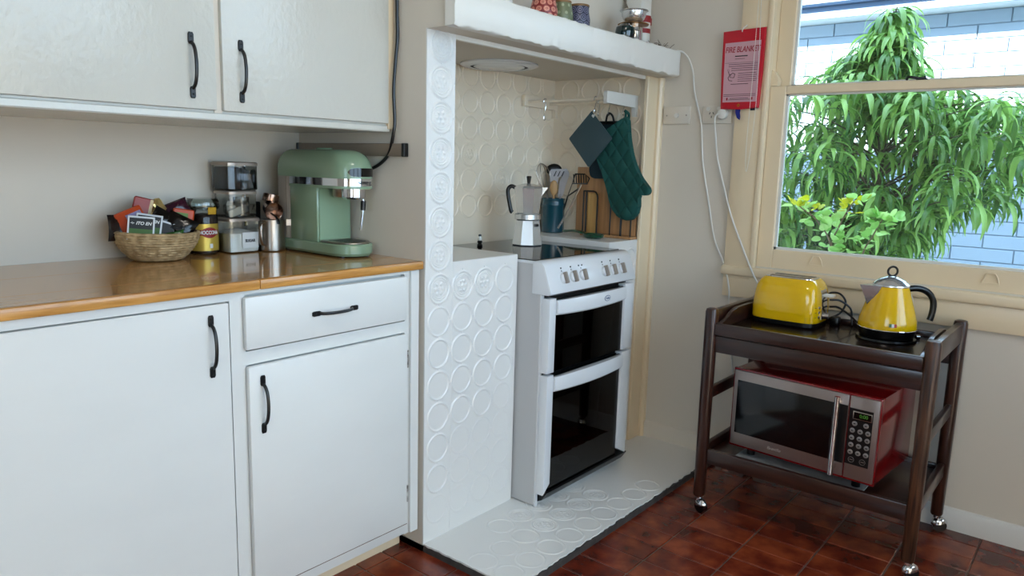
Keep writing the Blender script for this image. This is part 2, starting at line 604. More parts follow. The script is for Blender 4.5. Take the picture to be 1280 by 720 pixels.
# ---- hearth: raised slab, paint chipped back along the dark edge
he = MB().box(0.0, XW, -0.378, 0.49, -0.01, 0.021)
hearth = struct(he.build('floor_hearth', M_mortar))
hp = MB()
rng = random.Random(3)
front = [(0.002 + (XW - 0.002) * i / 90, -0.371 - rng.uniform(-0.0035, 0.004)) for i in range(91)]
left = [(0.002 + rng.uniform(-0.003, 0.002), -0.36 + 0.37 * i / 24) for i in range(25)]
outline = front + [(XW, 0.49), (0.002, 0.49)] + list(reversed(left))
hp.prism(outline, 'z', 0.0205, 0.0265)
hp.build('painted_top', M_tile, hearth, smooth=20)
for i in range(12):
    for j in range(3):
        x = 0.465 + 0.1035 * (i - 4)
        if x < 1.27 and not (i > 6 and j < 2) and i < 9 and not (i < 2 and j == 0):
            inst('embossed_circle', E_full if (i > 2 and i < 8 and j < 2) else (E_plain if i > 1 else E_faint), hearth, (x, -0.104 - 0.103 * j, 0.0265), None, (1, 1, 0.6))

# ---- mantel shelf
ms = thing('mantel_shelf', 'thick rough white painted mantel beam above the cooking recess', 'shelf', (0.65, 0.0, ZM))
fb = MB()
rng = random.Random(5)
N = 70
rings = []
for i in range(N + 1):
    x = -0.010 + (1.322 + 0.010) * i / N
    j = lambda s=0.0016: rng.uniform(-s, s)
    tap = 0.014 if i == N else 0.0
    y0, y1, z0, z1 = -0.118 + tap, -0.080, 1.588, 1.686
    rings.append([(x, y1, z0), (x, y0 + 0.004 + j(), z0 + j(0.0028)), (x, y0 + j(), z0 + 0.006 + j()),
                  (x, y0 + 0.001 + j(), (z0 + z1) / 2 + j()), (x, y0 + j(), z1 - 0.006 + j()), (x, y0 + 0.005 + j(), z1 + j()), (x, y1, z1)])
fb.rings(rings)
fb.build('front_beam', M_beam, ms, smooth=50)
MB().box(0.0, 1.30, -0.080, 0.004, 1.590, 1.684).build('shelf_body', M_wall, ms)
MB().box(0.0, 1.30, 0.0, 0.10, 1.683, 1.685).build('shelf_top', M_beam, ms)

# ---- sash window
w = sroot('window_1', (XW, -1.05, WZ0))
g = MB()
def arch(y0, y1, z0, z1):
    g.box(XW - 0.018, XW, y0, y1, z0, z1, 0.004, 2)
arch(-0.462, -0.352, 0.79, 2.32)
arch(-1.74, -1.63, 0.79, 2.32)
arch(-1.63, -0.462, 2.215, 2.32)
g.build('architrave', M_cream, w)
g = MB()
for a, b in ((-0.478, -0.458), (-1.634, -1.614)):
    g.box(XW - 0.024, XW + 0.006, a, b, 0.838, 2.215, 0.005, 2)
g.build('stop_bead', M_cream, w)
MB().box(XW - 0.030, XW + 0.04, -1.75, -0.345, 0.802, 0.840, 0.008, 3).build('window_sill', M_cream, w)
MB().box(XW - 0.016, XW, -1.74, -0.352, 0.714, 0.803, 0.004, 2).build('apron', M_cream, w)
fr = MB()
fr.box(XW + 0.005, XW + 0.145, -0.475, -0.459, 0.84, 2.215).box(XW + 0.005, XW + 0.145, -1.633, -1.617, 0.84, 2.215)
fr.box(XW + 0.005, XW + 0.145, -1.63, -0.462, 2.195, 2.215).box(XW + 0.038, XW + 0.16, -1.63, -0.462, 0.825, 0.848)
fr.build('window_frame', M_cream, w)
def sash(name, x0, x1, z0, z1, bot, top):
    s = MB()
    ya, yb = -1.617, -0.475
    st = 0.062
    s.box(x0, x1, yb - st, yb, z0, z1, 0.003, 1).box(x0, x1, ya, ya + st, z0, z1, 0.003, 1)
    s.box(x0, x1, ya + st, yb - st, z0, z0 + bot, 0.003, 1).box(x0, x1, ya + st, yb - st, z1 - top, z1, 0.003, 1)
    o = s.build(name, M_cream, w)
    bd = MB()      # glazing bead
    xm = (x0 + x1) / 2
    gy0, gy1, gz0, gz1 = ya + st, yb - st, z0 + bot, z1 - top
    for t in ((gy0, gy0 + 0.009, gz0, gz1), (gy1 - 0.009, gy1, gz0, gz1), (gy0, gy1, gz0, gz0 + 0.009), (gy0, gy1, gz1 - 0.006, gz1)):
        bd.box(xm - 0.008, xm + 0.008, *t)
    bd.build('glazing_bead', M_whitep, o)
    MB().box(xm - 0.002, xm + 0.002, gy0, gy1, gz0, gz1).build('pane', M_glass, o)
    return o
sash('lower_sash', XW + 0.008, XW + 0.044, 0.842, 1.538, 0.076, 0.031)
up = sash('upper_sash', XW + 0.050, XW + 0.086, 1.508, 2.195, 0.030, 0.06)
MB().prism([(-0.475, 1.54), (-0.500, 1.54), (-0.503, 1.56), (-0.497, 1.575), (-0.487, 1.59), (-0.475, 1.60)], 'x', XW + 0.012, XW + 0.046).build('sash_horn', M_cream, w)
lt = MB().tube([(XW + 0.02, -0.945, 1.543), (XW + 0.012, -0.955, 1.549), (XW + 0.016, -0.985, 1.544), (XW + 0.02, -1.005, 1.547)], 0.005, 8, smooth=4)
lt.box(XW + 0.01, XW + 0.04, -1.012, -0.975, 1.538, 1.543, 0.002, 1)
lt.build('sash_latch', M_black, w)
for yy in (-0.705, -1.268):
    c = MB().tube([(XW + 0.006, yy - 0.024, 0.872), (XW + 0.004, yy - 0.018, 0.893), (XW + 0.004, yy - 0.011, 0.905),
                   (XW + 0.004, yy + 0.011, 0.905), (XW + 0.004, yy + 0.018, 0.893), (XW + 0.006, yy + 0.024, 0.872)], 0.0025, 6)
    c.box(XW + 0.004, XW + 0.009, yy - 0.026, yy + 0.026, 0.868, 0.874)
    c.build('sash_lift', M_cream, w)

# ---- unseen ceiling lamp, added as fill light for the room
cl = thing('added_fill_lamp', 'unseen round opal ceiling lamp added to fill the kitchen with light', 'lamp', (-0.5, -1.25, ZC))
MB().lathe([(0.20, ZC), (0.205, ZC - 0.012), (0.20, ZC - 0.02)], (-0.5, -1.25, 0), 40).build('fill_lamp_base', M_whitep, cl)
MB().lathe([(0.19, ZC - 0.0201), (0.185, ZC - 0.045), (0.13, ZC - 0.07), (0.05, ZC - 0.080), (0.004, ZC - 0.081)], (-0.5, -1.25, 0), 40).build('fill_lamp_shade', mat('opal_glass', (1.0, 0.93, 0.82), 0.4, emit=1.5), cl)
ld_ = bpy.data.lights.new('added_fill_light', 'AREA')
ld_.shape = 'DISK'
ld_.size = 0.36
ld_.energy = 3.5
ld_.color = (1.0, 0.94, 0.86)
lo_ = bpy.data.objects.new('added_fill_light', ld_)
COL.objects.link(lo_)
lo_.parent = cl
lo_.location = (0, 0, -0.086)
# ================================================================== CABINETS
def pull_mesh():
    """black bow handle, standing, 0.146 long, on a face towards -Y"""
    m = MB()
    for s in (-1, 1):
        z0 = s * 0.061
        m.prism([(-0.0045, z0 - 0.0135), (0.0045, z0 - 0.0135), (0.0068, z0 - 0.009), (0.0068, z0 + 0.009), (0.0045, z0 + 0.0135), (-0.0045, z0 + 0.0135), (-0.0068, z0 + 0.009), (-0.0068, z0 - 0.009)],
                'y', -0.0045, 0.0, 0.0015, 1)
        m.sphere((0, -0.0046, s * 0.065), 0.0022, 8)
    pts = [(0, -0.004, -0.052), (0, -0.014, -0.044), (0, -0.021, -0.028), (0, -0.024, 0), (0, -0.021, 0.028), (0, -0.014, 0.044), (0, -0.004, 0.052)]
    m.tube(pts, 0.0042, 8, smooth=5)
    return m.mesh('handle', M_black, None, 40)
PULL = pull_mesh()
def pull(parent, x, y, z, horiz=False):
    return inst('handle', PULL, parent, (x, y, z), (0, PI / 2, 0) if horiz else None)

YF = 0.022                                   # face-frame plane of the base units
bc = thing('base_cabinet', 'white painted base cabinet with one wide plain door', 'cabinet', (-1.0, 0.3, 0.0))
m = MB()
m.box(-1.42, -0.602, YF + 0.018, YB, 0.085, 0.903)
m.build('carcass', M_white, bc)
m = MB()
m.box(-1.42, -1.36, YF, YF + 0.018, 0.085, 0.903).box(-0.617, -0.602, YF, YF + 0.018, 0.085, 0.903)
m.box(-1.36, -0.617, YF, YF + 0.018, 0.882, 0.903).box(-1.36, -0.617, YF, YF + 0.018, 0.085, 0.10)
m.build('face_frame', M_white, bc)
dr = MB().box(-1.357, -0.620, YF - 0.003, YF + 0.018, 0.103, 0.878, 0.002, 1).build('door', M_white, bc)
pull(dr, -0.667, YF - 0.003, 0.781)
MB().box(-1.42, -0.602, 0.098, 0.115, -0.002, 0.085).build('kickboard', M_cream, bc)

bc2 = thing('base_cabinet', 'white painted base cabinet with a drawer above a single hinged door', 'cabinet', (-0.3, 0.3, 0.0))
MB().box(-0.602, -0.012, YF + 0.018, YB, 0.085, 0.903).build('carcass', M_white, bc2)
m = MB()
m.box(-0.602, -0.578, YF, YF + 0.018, 0.085, 0.903).box(-0.062, -0.012, YF, YF + 0.018, 0.075, 0.903)
m.box(-0.578, -0.062, YF, YF + 0.018, 0.893, 0.903).box(-0.578, -0.062, YF, YF + 0.018, 0.718, 0.752)
m.build('face_frame', M_white, bc2)
MB().box(-0.045, -0.013, YF - 0.010, YF, 0.078, 0.902, 0.001, 1).build('end_stile', M_white, bc2)
dw = MB().box(-0.586, -0.066, YF - 0.017, YF - 0.001, 0.758, 0.888, 0.005, 2).build('drawer', M_white, bc2)
pull(dw, -0.324, YF - 0.017, 0.822, True)
dr = MB().box(-0.582, -0.064, YF - 0.017, YF - 0.001, 0.088, 0.716, 0.004, 2).build('door', M_white, bc2)
pull(dr, -0.546, YF - 0.017, 0.616)
MB().box(-0.582, -0.066, YF - 0.018, YF - 0.0165, 0.118, 0.1195).build('door_crack', M_grout, dr)
for z in (0.64, 0.215):
    h = MB().cyl((-0.0615, YF - 0.014, z - 0.026), (-0.0615, YF - 0.014, z + 0.026), 0.0035, seg=8)
    h.build('hinge', mat('worn_hinge', (0.42, 0.40, 0.38), 0.5, metal=0.6, col2=(0.85, 0.85, 0.83), vscale=60), bc2)
MB().box(-0.602, -0.012, 0.098, 0.115, -0.002, 0.086).build('kickboard', M_cream, bc2)

# ---- timber worktop: planks glued edge to edge, front lipping in two lengths
def wood(name, c1, c2, rough, axis='x', scale=9.0, coat=0.0):
    if name in MATS:
        return MATS[name]
    m = bpy.data.materials.new(name)
    MATS[name] = m
    m.use_nodes = True
    nt = m.node_tree
    b = nt.nodes['Principled BSDF']
    b.inputs['Roughness'].default_value = rough
    b.inputs['Coat Weight'].default_value = coat
    t = nt.nodes.new('ShaderNodeNewGeometry')
    mp = nt.nodes.new('ShaderNodeMapping')
    s = {'x': (0.06, 1, 1), 'y': (1, 0.06, 1), 'z': (1, 1, 0.06)}[axis]
    mp.inputs['Scale'].default_value = s
    oi = nt.nodes.new('ShaderNodeObjectInfo')
    ad = nt.nodes.new('ShaderNodeVectorMath')
    ad.operation = 'MULTIPLY_ADD'
    ad.inputs[1].default_value = (7, 7, 7)
    nt.links.new(oi.outputs['Random'], ad.inputs[0])
    nt.links.new(t.outputs['Position'], ad.inputs[2])
    nt.links.new(ad.outputs[0], mp.inputs[0])
    n = nt.nodes.new('ShaderNodeTexNoise')
    n.inputs['Scale'].default_value = scale * 12
    n.inputs['Detail'].default_value = 6
    n.inputs['Distortion'].default_value = 0.6
    nt.links.new(mp.outputs[0], n.inputs['Vector'])
    cr = nt.nodes.new('ShaderNodeValToRGB')
    cr.color_ramp.elements[0].position = 0.32
    cr.color_ramp.elements[0].color = lin(c1)
    cr.color_ramp.elements[1].position = 0.7
    cr.color_ramp.elements[1].color = lin(c2)
    nt.links.new(n.outputs['Fac'], cr.inputs[0])
    nt.links.new(cr.outputs[0], b.inputs['Base Color'])
    return m
M_oak = wood('varnished_pine', (0.67, 0.48, 0.27), (0.80, 0.61, 0.38), 0.14, coat=0.4)
M_lip = wood('varnished_pine_lipping', (0.66, 0.44, 0.20), (0.82, 0.60, 0.32), 0.25, coat=0.2)
wt = thing('worktop', 'varnished honey timber worktop over the white base cabinets', 'countertop', (-0.7, 0.3, 0.904))
yy = 0.024
for k, wd in enumerate((0.115, 0.12, 0.118, 0.122, 0.119)):
    y2 = min(yy + wd, YB)
    MB().box(-1.42, 0.0, yy + 0.0004, y2 - 0.0004, 0.904, 0.9268 + (0.0002 if k % 2 else 0)).build('plank', M_oak, wt)
    yy = y2
MB().box(-1.42, -0.545, 0.003, 0.024, 0.9035, 0.928, 0.004, 2).build('lipping', M_lip, wt)
MB().box(-0.5445, -0.003, 0.003, 0.024, 0.9035, 0.928, 0.004, 2).build('lipping', M_lip, wt)

# ---- wall cupboard
YU = 0.150
uc = thing('wall_cabinet', 'white brush painted wall cabinet with two plain doors above the worktop', 'cabinet', (-0.7, 0.35, 1.306))
MB().box(-1.72, -0.002, YU, YB, 1.318, 2.2).build('carcass', M_whiteup, uc)
MB().box(-1.72, -0.010, YU - 0.006, YB, 1.303, 1.322, 0.003, 1).build('bottom_rail', M_whiteup, uc)
MB().box(-0.566, -0.546, YU - 0.004, YU + 0.01, 1.322, 2.2).build('mullion', M_wall, uc)
dl = MB().box(-1.30, -0.565, YU - 0.016, YU - 0.001, 1.327, 2.18, 0.003, 2).build('door', M_whiteup, uc)
pull(dl, -0.626, YU - 0.016, 1.425)
d2 = MB().box(-0.548, -0.024, YU - 0.016, YU - 0.001, 1.327, 2.18, 0.003, 2).build('door', M_whiteup, uc)
pull(d2, -0.500, YU - 0.016, 1.424)
MB().box(-0.022, 0.0, YU - 0.010, YU + 0.01, 1.312, 2.2).build('filler_strip', M_cream, uc)

# ---- magnetic knife strip on the chimney side
ks = thing('knife_strip', 'empty dark steel magnetic knife strip on wall behind the coffee machine', 'knife rack', (-0.012, 0.34, 1.232))
MB().box(-0.016, 0.0, 0.088, 0.60, 1.232, 1.270, 0.001, 1).build('steel_bar', mat('dull_steel', (0.60, 0.54, 0.48), 0.4, metal=0.35, var=0.3, vscale=4, stretch=(1, 0.4, 6)), ks)
MB().box(-0.018, 0.0, 0.074, 0.088, 1.231, 1.271, 0.002, 1).build('end_cap', M_blackp, ks)
MB().box(-0.018, 0.0, 0.60, 0.612, 1.231, 1.271, 0.002, 1).build('end_cap', M_blackp, ks)
# ================================================================== ON THE WORKTOP
ZT = 0.928
def at(px_x, y, z=ZT):
    return (px_x, y, z)

# ---- espresso machine
cx, y0 = -0.088, 0.30
em = thing('espresso_machine', 'sage green retro espresso machine with chrome band on the worktop', 'coffee machine', (cx, 0.33, ZT))
M_sage = mat('sage_enamel', (0.50, 0.59, 0.48), 0.25, coat=0.4)
M_saged = mat('sage_enamel_inner', (0.52, 0.62, 0.51), 0.35)
def stadium(hw, yf, yb, n=14, rb=0.015):
    """plan outline: straight back, round front (towards -Y)"""
    pts = []
    for i in range(n + 1):
        a = PI + PI * i / n
        pts.append((cx + hw * math.cos(a), yf + hw + hw * math.sin(a)))
    for (sx, a0) in ((1, 0), (-1, PI / 2)):
        for i in range(5):
            a = a0 + PI / 2 * i / 4
            pts.append((cx + sx * (hw - rb) + rb * math.cos(a), yb - rb + rb * math.sin(a)))
    return pts
def stad_stack(levels, rb=0.015):
    m = MB()
    m.rings([[(p[0], p[1], z) for p in stadium(hw, yf, yb, rb=rb)] for hw, yf, yb, z in levels])
    return m
HW = 0.069
YFm, YBm = 0.172, 0.53
stad_stack([(HW - 0.006, YFm + 0.006, YBm - 0.004, ZT + 0.004), (HW, YFm, YBm, ZT + 0.012), (HW, YFm, YBm, ZT + 0.036), (HW - 0.003, YFm + 0.003, YBm - 0.002, ZT + 0.040)]).build('base', M_sage, em)
for sx in (-1, 1):
    for yyy in (0.22, 0.50):
        MB().cyl((cx + sx * 0.045, yyy, ZT), (cx + sx * 0.045, yyy, ZT + 0.006), 0.009, seg=12).build('foot', M_blackp, em)
m = MB()
tray = [(p[0], p[1]) for p in stadium(HW - 0.010, YFm + 0.008, 0.315, rb=0.01)]
m.prism(tray, 'z', ZT + 0.0395, ZT + 0.0455, 0.002, 1)
dt = m.build('drip_tray', M_steel, em)
for k in range(6):
    yy = 0.196 + 0.017 * k
    hw_ = math.sqrt(max(0.0004, 0.05 ** 2 - max(0.0, 0.232 - yy) ** 2)) - 0.008
    MB().box(cx - hw_, cx + hw_, yy, yy + 0.006, ZT + 0.0452, ZT + 0.0462).build('slot', M_blackp, dt)
# column
m = MB().box(cx - HW + 0.004, cx + HW - 0.004, 0.315, 0.455, ZT + 0.038, ZT + 0.235, 0.006, 2)
m.build('column', M_sage, em)
MB().box(cx - HW + 0.012, cx + HW - 0.012, 0.312, 0.316, ZT + 0.04, ZT + 0.2).build('column_front', M_saged, em)
m = MB().box(cx - HW + 0.004, cx + HW - 0.004, 0.456, 0.522, ZT + 0.038, ZT + 0.262, 0.008, 2)
wtk = m.build('water_tank', mat('tank_plastic', (0.60, 0.56, 0.51), 0.45), em)
MB().box(cx - HW + 0.0032, cx - HW + 0.0045, 0.468, 0.474, ZT + 0.05, ZT + 0.25).build('tank_seam', mat('tank_seam', (0.62, 0.58, 0.53), 0.2), wtk)
# head: chrome band, lower lip, domed hood
stad_stack([(HW, YFm, 0.455, ZT + 0.205), (HW, YFm, 0.455, ZT + 0.213)], 0.006).build('head_lip', M_sage, em)
stad_stack([(HW - 0.001, YFm + 0.001, 0.455, ZT + 0.2131), (HW - 0.001, YFm + 0.001, 0.455, ZT + 0.235)], 0.006).build('chrome_band', M_chrome, em)
lv = []
for i in range(11):
    a = PI / 2 * i / 10
    k = math.cos(a)
    lv.append((HW * max(0.30, 0.30 + 0.70 * k ** 0.75), YFm + 0.075 * (1 - k) ** 1.0, YBm - 0.004 - 0.03 * (1 - k), ZT + 0.258 + 0.062 * math.sin(a)))
stad_stack([(HW, YFm, YBm - 0.004, ZT + 0.2352)] + lv, 0.02).build('hood', M_sage, em)
m = MB()      # control strip wrapped round the nose
seg = 20
ri, ro = HW - 0.002, HW + 0.0016
for rr0 in (ri,):
    rings = []
    for i in range(seg + 1):
        a = PI * (1.27 + 0.70 * i / seg)
        e = 0.0125 * min(1.0, math.sqrt(max(0.02, 1 - abs(2 * i / seg - 1) ** 8)))
        c, s = math.cos(a), math.sin(a)
        X = lambda r: (cx + r * c, YFm + HW + r * s)
        rings.append([(*X(ri), ZT + 0.254 - e), (*X(ro), ZT + 0.254 - e), (*X(ro), ZT + 0.254 + e), (*X(ri), ZT + 0.254 + e)])
    m.rings(rings)
m.build('control_strip', mat('gloss_black', (0.012, 0.013, 0.016), 0.06), em)
lettering('smeg', 0.017, (cx + 0.004, YFm - 0.0002, ZT + 0.2245), FACE_Y, M_ink, em, sx=1.35)
MB().lathe([(0.036, ZT + 0.205), (0.036, ZT + 0.183), (0.033, ZT + 0.178)], (cx, 0.262, 0), 28).build('brew_head', M_steel, em)
MB().lathe([(0.036, ZT + 0.2052), (0.0362, ZT + 0.180), (0.030, ZT + 0.174)], (cx, 0.222, 0), 24).build('group_collar', M_chrome, em)
m = MB().tube([(cx + 0.028, 0.215, ZT + 0.182), (cx + 0.030, 0.212, ZT + 0.166)], 0.004, 10)
wand = m.build('steam_wand', M_chrome, em)
MB().tube([(cx + 0.030, 0.212, ZT + 0.168), (cx + 0.028, 0.212, ZT + 0.140)], 0.0085, 12, r1=0.0075).build('grip_sleeve', M_blackp, wand)
MB().tube([(cx + 0.028, 0.212, ZT + 0.142), (cx + 0.020, 0.213, ZT + 0.080)], 0.0042, 10).build('nozzle', M_chrome, wand)
MB().lathe([(0.024, ZT + 0.3195), (0.026, ZT + 0.322), (0.024, ZT + 0.3245)], (cx, 0.36, 0), 20).build('cup_warmer_ring', M_sage, em)
cord = [(-0.012, 0.30, 1.180), (-0.010, 0.21, 1.20), (-0.012, 0.150, 1.238), (-0.016, 0.124, 1.295), (-0.015, 0.119, 1.34),
        (-0.019, 0.119, 1.42), (-0.012, 0.120, 1.50), (0.000 - 0.006, 0.118, 1.57), (-0.007, 0.118, 1.64), (-0.008, 0.118, 1.75), (-0.009, 0.118, 2.1)]
MB().tube(cord, 0.0052, 8, smooth=6).build('power_cord', M_blackp, em)

# ---- woven basket with tea
bx, by = -0.556, 0.500
bk = MB()
rows, seg = 22, 120
prof = []
for i in range(rows + 1):
    t = i / rows
    r = 0.062 + 0.050 * math.sin(PI / 2 * t) ** 0.8
    prof.append((r, ZT + 0.001 + 0.080 * t))
rings = []
for i, (r, z) in enumerate(prof):
    ring = []
    for k in range(seg):
        ph = (k + (i // 2) * 0.0) * 0.5 + i * 0.9 * (1 if (i // 2) % 2 else -1)
        rr = r + 0.0014 * math.sin(ph * 2 * PI / 3.0) + (0.0016 if i % 2 else -0.0006)
        a = 2 * PI * k / seg
        ring.append((bx + rr * math.cos(a), by + rr * math.sin(a), z + 0.003 * math.sin(a - 0.6) * i / rows))
    rings.append(ring)
inner = [[(bx + (p[0] - bx) * 0.955, by + (p[1] - by) * 0.955, p[2] + (0.002 if i == 0 else 0)) for p in ring] for i, ring in enumerate(reversed(rings))]
bk.rings(rings + inner, True, False, True)
M_straw = mat('woven_seagrass', (0.74, 0.64, 0.48), 0.75, col2=(0.58, 0.48, 0.33), vscale=60, bump=0.4, bscale=160)
b_o = bk.build('woven_basket', M_straw, None, smooth=25, loc=(bx, by, ZT))
tag(b_o, 'round woven seagrass basket holding tea sachets on the worktop', 'basket')

def card(name, label, cat, c, w, h, t, rz, tilt, roll, mats_col, group=None, parts=()):
    """thin upright packet: c centre, rz heading of its face, tilt back, roll in its plane"""
    o = thing(name, label, cat, c, group)
    front = mat('pk_' + name + '_%d' % len(MATS), mats_col, 0.38)
    def add(nm, x0, x1, z0, z1, ya, yb, mm, bev=0.0008):
        m_ = MB().box(x0, x1, ya, yb, z0, z1, bev, 1)
        me = m_.mesh(nm, mm, None, 35)
        p = bpy.data.objects.new(nm, me)
        COL.objects.link(p)
        p.parent = o
        return p
    add('packet_body', -w / 2, w / 2, -h / 2, h / 2, -t / 2, t / 2, front, min(t * 0.4, 0.003))
    for (nm, x0, x1, z0, z1, colr, proud) in parts:
        add(nm, x0, x1, z0, z1, -t / 2 - proud, -t / 2 + 0.0002, mat('pkc_%02x%02x%02x' % tuple(int(v * 255) for v in colr), colr, 0.4), 0)
    o.rotation_euler = (0, 0, 0)
    o.matrix_world = Matrix.Translation(Vector(c)) @ Matrix.Rotation(rz, 4, 'Z') @ Matrix.Rotation(tilt, 4, 'X') @ Matrix.Rotation(roll, 4, 'Y')
    return o
HD = -0.42            # heading of packets towards the room
def sachet(label, c, roll, rz=HD, tilt=-0.25, text=True):
    parts = [('dark_panel', -0.0285, 0.0285, -0.002, 0.0275, (0.02, 0.025, 0.02), 0.0005), ('green_panel', -0.0285, 0.0285, -0.0275, -0.002, (0.20, 0.36, 0.07), 0.0005)]
    o = card('tea_sachet', label, 'sachet', c, 0.066, 0.066, 0.003, rz, tilt, roll, (0.82, 0.83, 0.84), 'tea sachets in the basket', parts)
    def loc_text(s, size, x, z, colm):
        cu = lettering(s, size, root_loc(o) + Vector((x, -0.0024, z)), FACE_Y, colm, o, sx=1.0, bold=0.0004, shear=0.25)
        return cu
    if text:
        loc_text('ITO EN', 0.0115, 0.006, 0.013, M_paper)
        m_ = MB()
        for k in range(4):
            a = k * PI / 2
            m_.prism([(-0.021 + 0.0055 * math.cos(a) - 0.0016 * math.sin(a), 0.013 + 0.0055 * math.sin(a) * 0.7), (-0.021 + 0.0016 * math.cos(a + 0.9), 0.013 + 0.0016 * math.sin(a + 0.9)),
                      (-0.021 + 0.0016 * math.cos(a - 0.9), 0.013 + 0.0016 * math.sin(a - 0.9))], 'y', -0.0026, -0.0020)
        me = m_.mesh('emblem', M_paper, None, 0)
        e = bpy.data.objects.new('emblem', me)
        COL.objects.link(e)
        e.parent = o
    return o
sachet('foremost white bordered green tea sachet with white lettering in woven basket', (-0.621, 0.448, 1.022), 0.10)
sachet('white bordered green tea sachet tucked behind the foremost sachet in the basket', (-0.594, 0.462, 1.026), 0.16)
sachet('tilted white bordered tea sachet in the middle of the basket', (-0.562, 0.458, 1.008), 0.35, text=False)
card('tea_box', 'orange cardboard tea box with lilac patch leaning at the basket edge', 'box', (-0.618, 0.500, 1.035), 0.070, 0.070, 0.030, -0.5, -0.35, -0.45, (0.72, 0.25, 0.05), None,
     [('lilac_patch', -0.01, 0.03, -0.02, 0.02, (0.55, 0.52, 0.68), 0.0006)])
card('snack_bag', 'red crinkled packet standing at the back of the basket', 'packet', (-0.578, 0.535, 1.062), 0.050, 0.075, 0.022, -0.35, -0.1, 0.25, (0.58, 0.16, 0.13), None,
     [('cream_stripe', 0.016, 0.024, -0.036, 0.036, (0.80, 0.70, 0.50), 0.0006)])
gb = MB()
gb.sphere((-0.535, 0.535, 1.055), 0.034, 14, sc=(0.8, 0.5, 1.25))
rg = random.Random(2)
for v in gb.bm.verts:
    v.co += Vector((rg.uniform(-1, 1), rg.uniform(-1, 1), rg.uniform(-1, 1))) * 0.004
tag(gb.build('foil_packet', mat('crinkled_gold_foil', (0.80, 0.70, 0.45), 0.28, metal=0.8, bump=0.8, bscale=50), None, smooth=0, loc=(-0.535, 0.535, 1.02)),
    'crumpled shiny gold foil packet at the back of the basket', 'packet')
def bag(label, c, size, colr, sc, rz=0.0, name='tea_bag_packet'):
    """crumpled pillow packet, sealed flat at both ends"""
    m_ = MB()
    rg = random.Random(int(c[0] * 10000))
    n = 9
    w_, h_, t_ = size * sc[0], size * sc[2], size * sc[1]
    def sheet(sg):
        rows_ = []
        for i in range(n):
            v = -1 + 2 * i / (n - 1)
            row = []
            for j in range(n):
                u = -1 + 2 * j / (n - 1)
                th = t_ * (1 - v ** 4) * (1 - u ** 2) ** 0.5
                cr = 0.0 if abs(u) == 1 or abs(v) == 1 else 1.0
                row.append(Vector((u * w_ * (1 - 0.10 * (1 - v * v)) + rg.uniform(-1, 1) * 0.05 * size * cr, sg * th + rg.uniform(-1, 1) * 0.06 * size * cr, v * h_ + rg.uniform(-1, 1) * 0.04 * size * cr)))
            rows_.append(row)
        V = [[m_.bm.verts.new(q) for q in r_] for r_ in rows_]
        for i in range(n - 1):
            for j in range(n - 1):
                m_.bm.faces.new((V[i][j], V[i][j + 1], V[i + 1][j + 1], V[i + 1][j]))
    sheet(-1)
    sheet(1)
    bmesh.ops.remove_doubles(m_.bm, verts=m_.bm.verts, dist=1e-6)
    m_.move(Matrix.Translation(Vector(c)) @ Matrix.Rotation(HD, 4, 'Z') @ Matrix.Rotation(-0.25, 4, 'X') @ Matrix.Rotation(rz, 4, 'Y'))
    o = m_.build(name, mat('bag_%02x%02x%02x' % tuple(int(v * 255) for v in colr), colr, 0.2, bump=0.5, bscale=60), None, smooth=28, loc=c)
    return tag(o, label, 'packet')
bag('glossy black packet slumped across the right of the basket', (-0.512, 0.452, 1.022), 0.042, (0.015, 0.016, 0.02), (1.0, 0.35, 0.75), 0.5)
bag('black packet with pointed corner at the middle of the basket', (-0.545, 0.480, 1.035), 0.038, (0.02, 0.02, 0.025), (1.0, 0.3, 0.8), 0.6)
bag('dark brown packet poking out past the orange box', (-0.650, 0.510, 1.020), 0.036, (0.10, 0.05, 0.045), (0.8, 0.35, 1.0), 0.0)
card('green_tea_packet', 'orange packet with green square standing by the coffee jar', 'packet', (-0.484, 0.488, 1.040), 0.056, 0.055, 0.012, -0.42, -0.15, 0.15, (0.75, 0.26, 0.05), None,
     [('green_square', -0.020, 0.012, -0.018, 0.016, (0.36, 0.50, 0.10), 0.0006)])
bag('purple foil packet behind the orange and green packet', (-0.488, 0.520, 1.066), 0.032, (0.20, 0.07, 0.13), (1.2, 0.35, 0.7), -0.4)
bag('small green packet peeping over the basket rim', (-0.535, 0.432, 0.998), 0.022, (0.10, 0.30, 0.08), (1.1, 0.3, 0.6), -0.2)

# ---- instant-coffee jar with glass stopper
jx, jy = -0.394, 0.545
jr = thing('coffee_jar', 'glass jar of instant coffee with gold label and wide glass lid', 'jar', (jx, jy, ZT))
MB().lathe([(0.034, ZT), (0.040, ZT + 0.003), (0.0415, ZT + 0.012), (0.0415, ZT + 0.105), (0.039, ZT + 0.118), (0.031, ZT + 0.130), (0.030, ZT + 0.140)], (jx, jy, 0), 32, cap=False).build('jar_glass', M_glass, jr)
MB().lathe([(0.002, ZT + 0.004), (0.037, ZT + 0.005), (0.0395, ZT + 0.014), (0.0395, ZT + 0.104), (0.036, ZT + 0.118), (0.002, ZT + 0.122)], (jx, jy, 0), 32).build('coffee_granules', mat('coffee_granules', (0.16, 0.085, 0.045), 0.9, bump=1.0, bscale=300), jr)
lb = MB().lathe([(0.0421, ZT + 0.012), (0.0421, ZT + 0.092)], (jx, jy, 0), 24, a0=-PI * 1.02, a1=-PI * 0.02 + 0.25, cap=False).build('gold_label', mat('gold_label', (0.78, 0.66, 0.28), 0.33, metal=0.45), jr)
va = math.atan2(-1.5816 - jy, -1.5291 - jx) + 0.42     # label faces the room
def on_cyl(cxx, cyy, r, ang, z):
    return (cxx + r * math.cos(ang), cyy + r * math.sin(ang), z)
m = MB()
seg = 14
rings = []
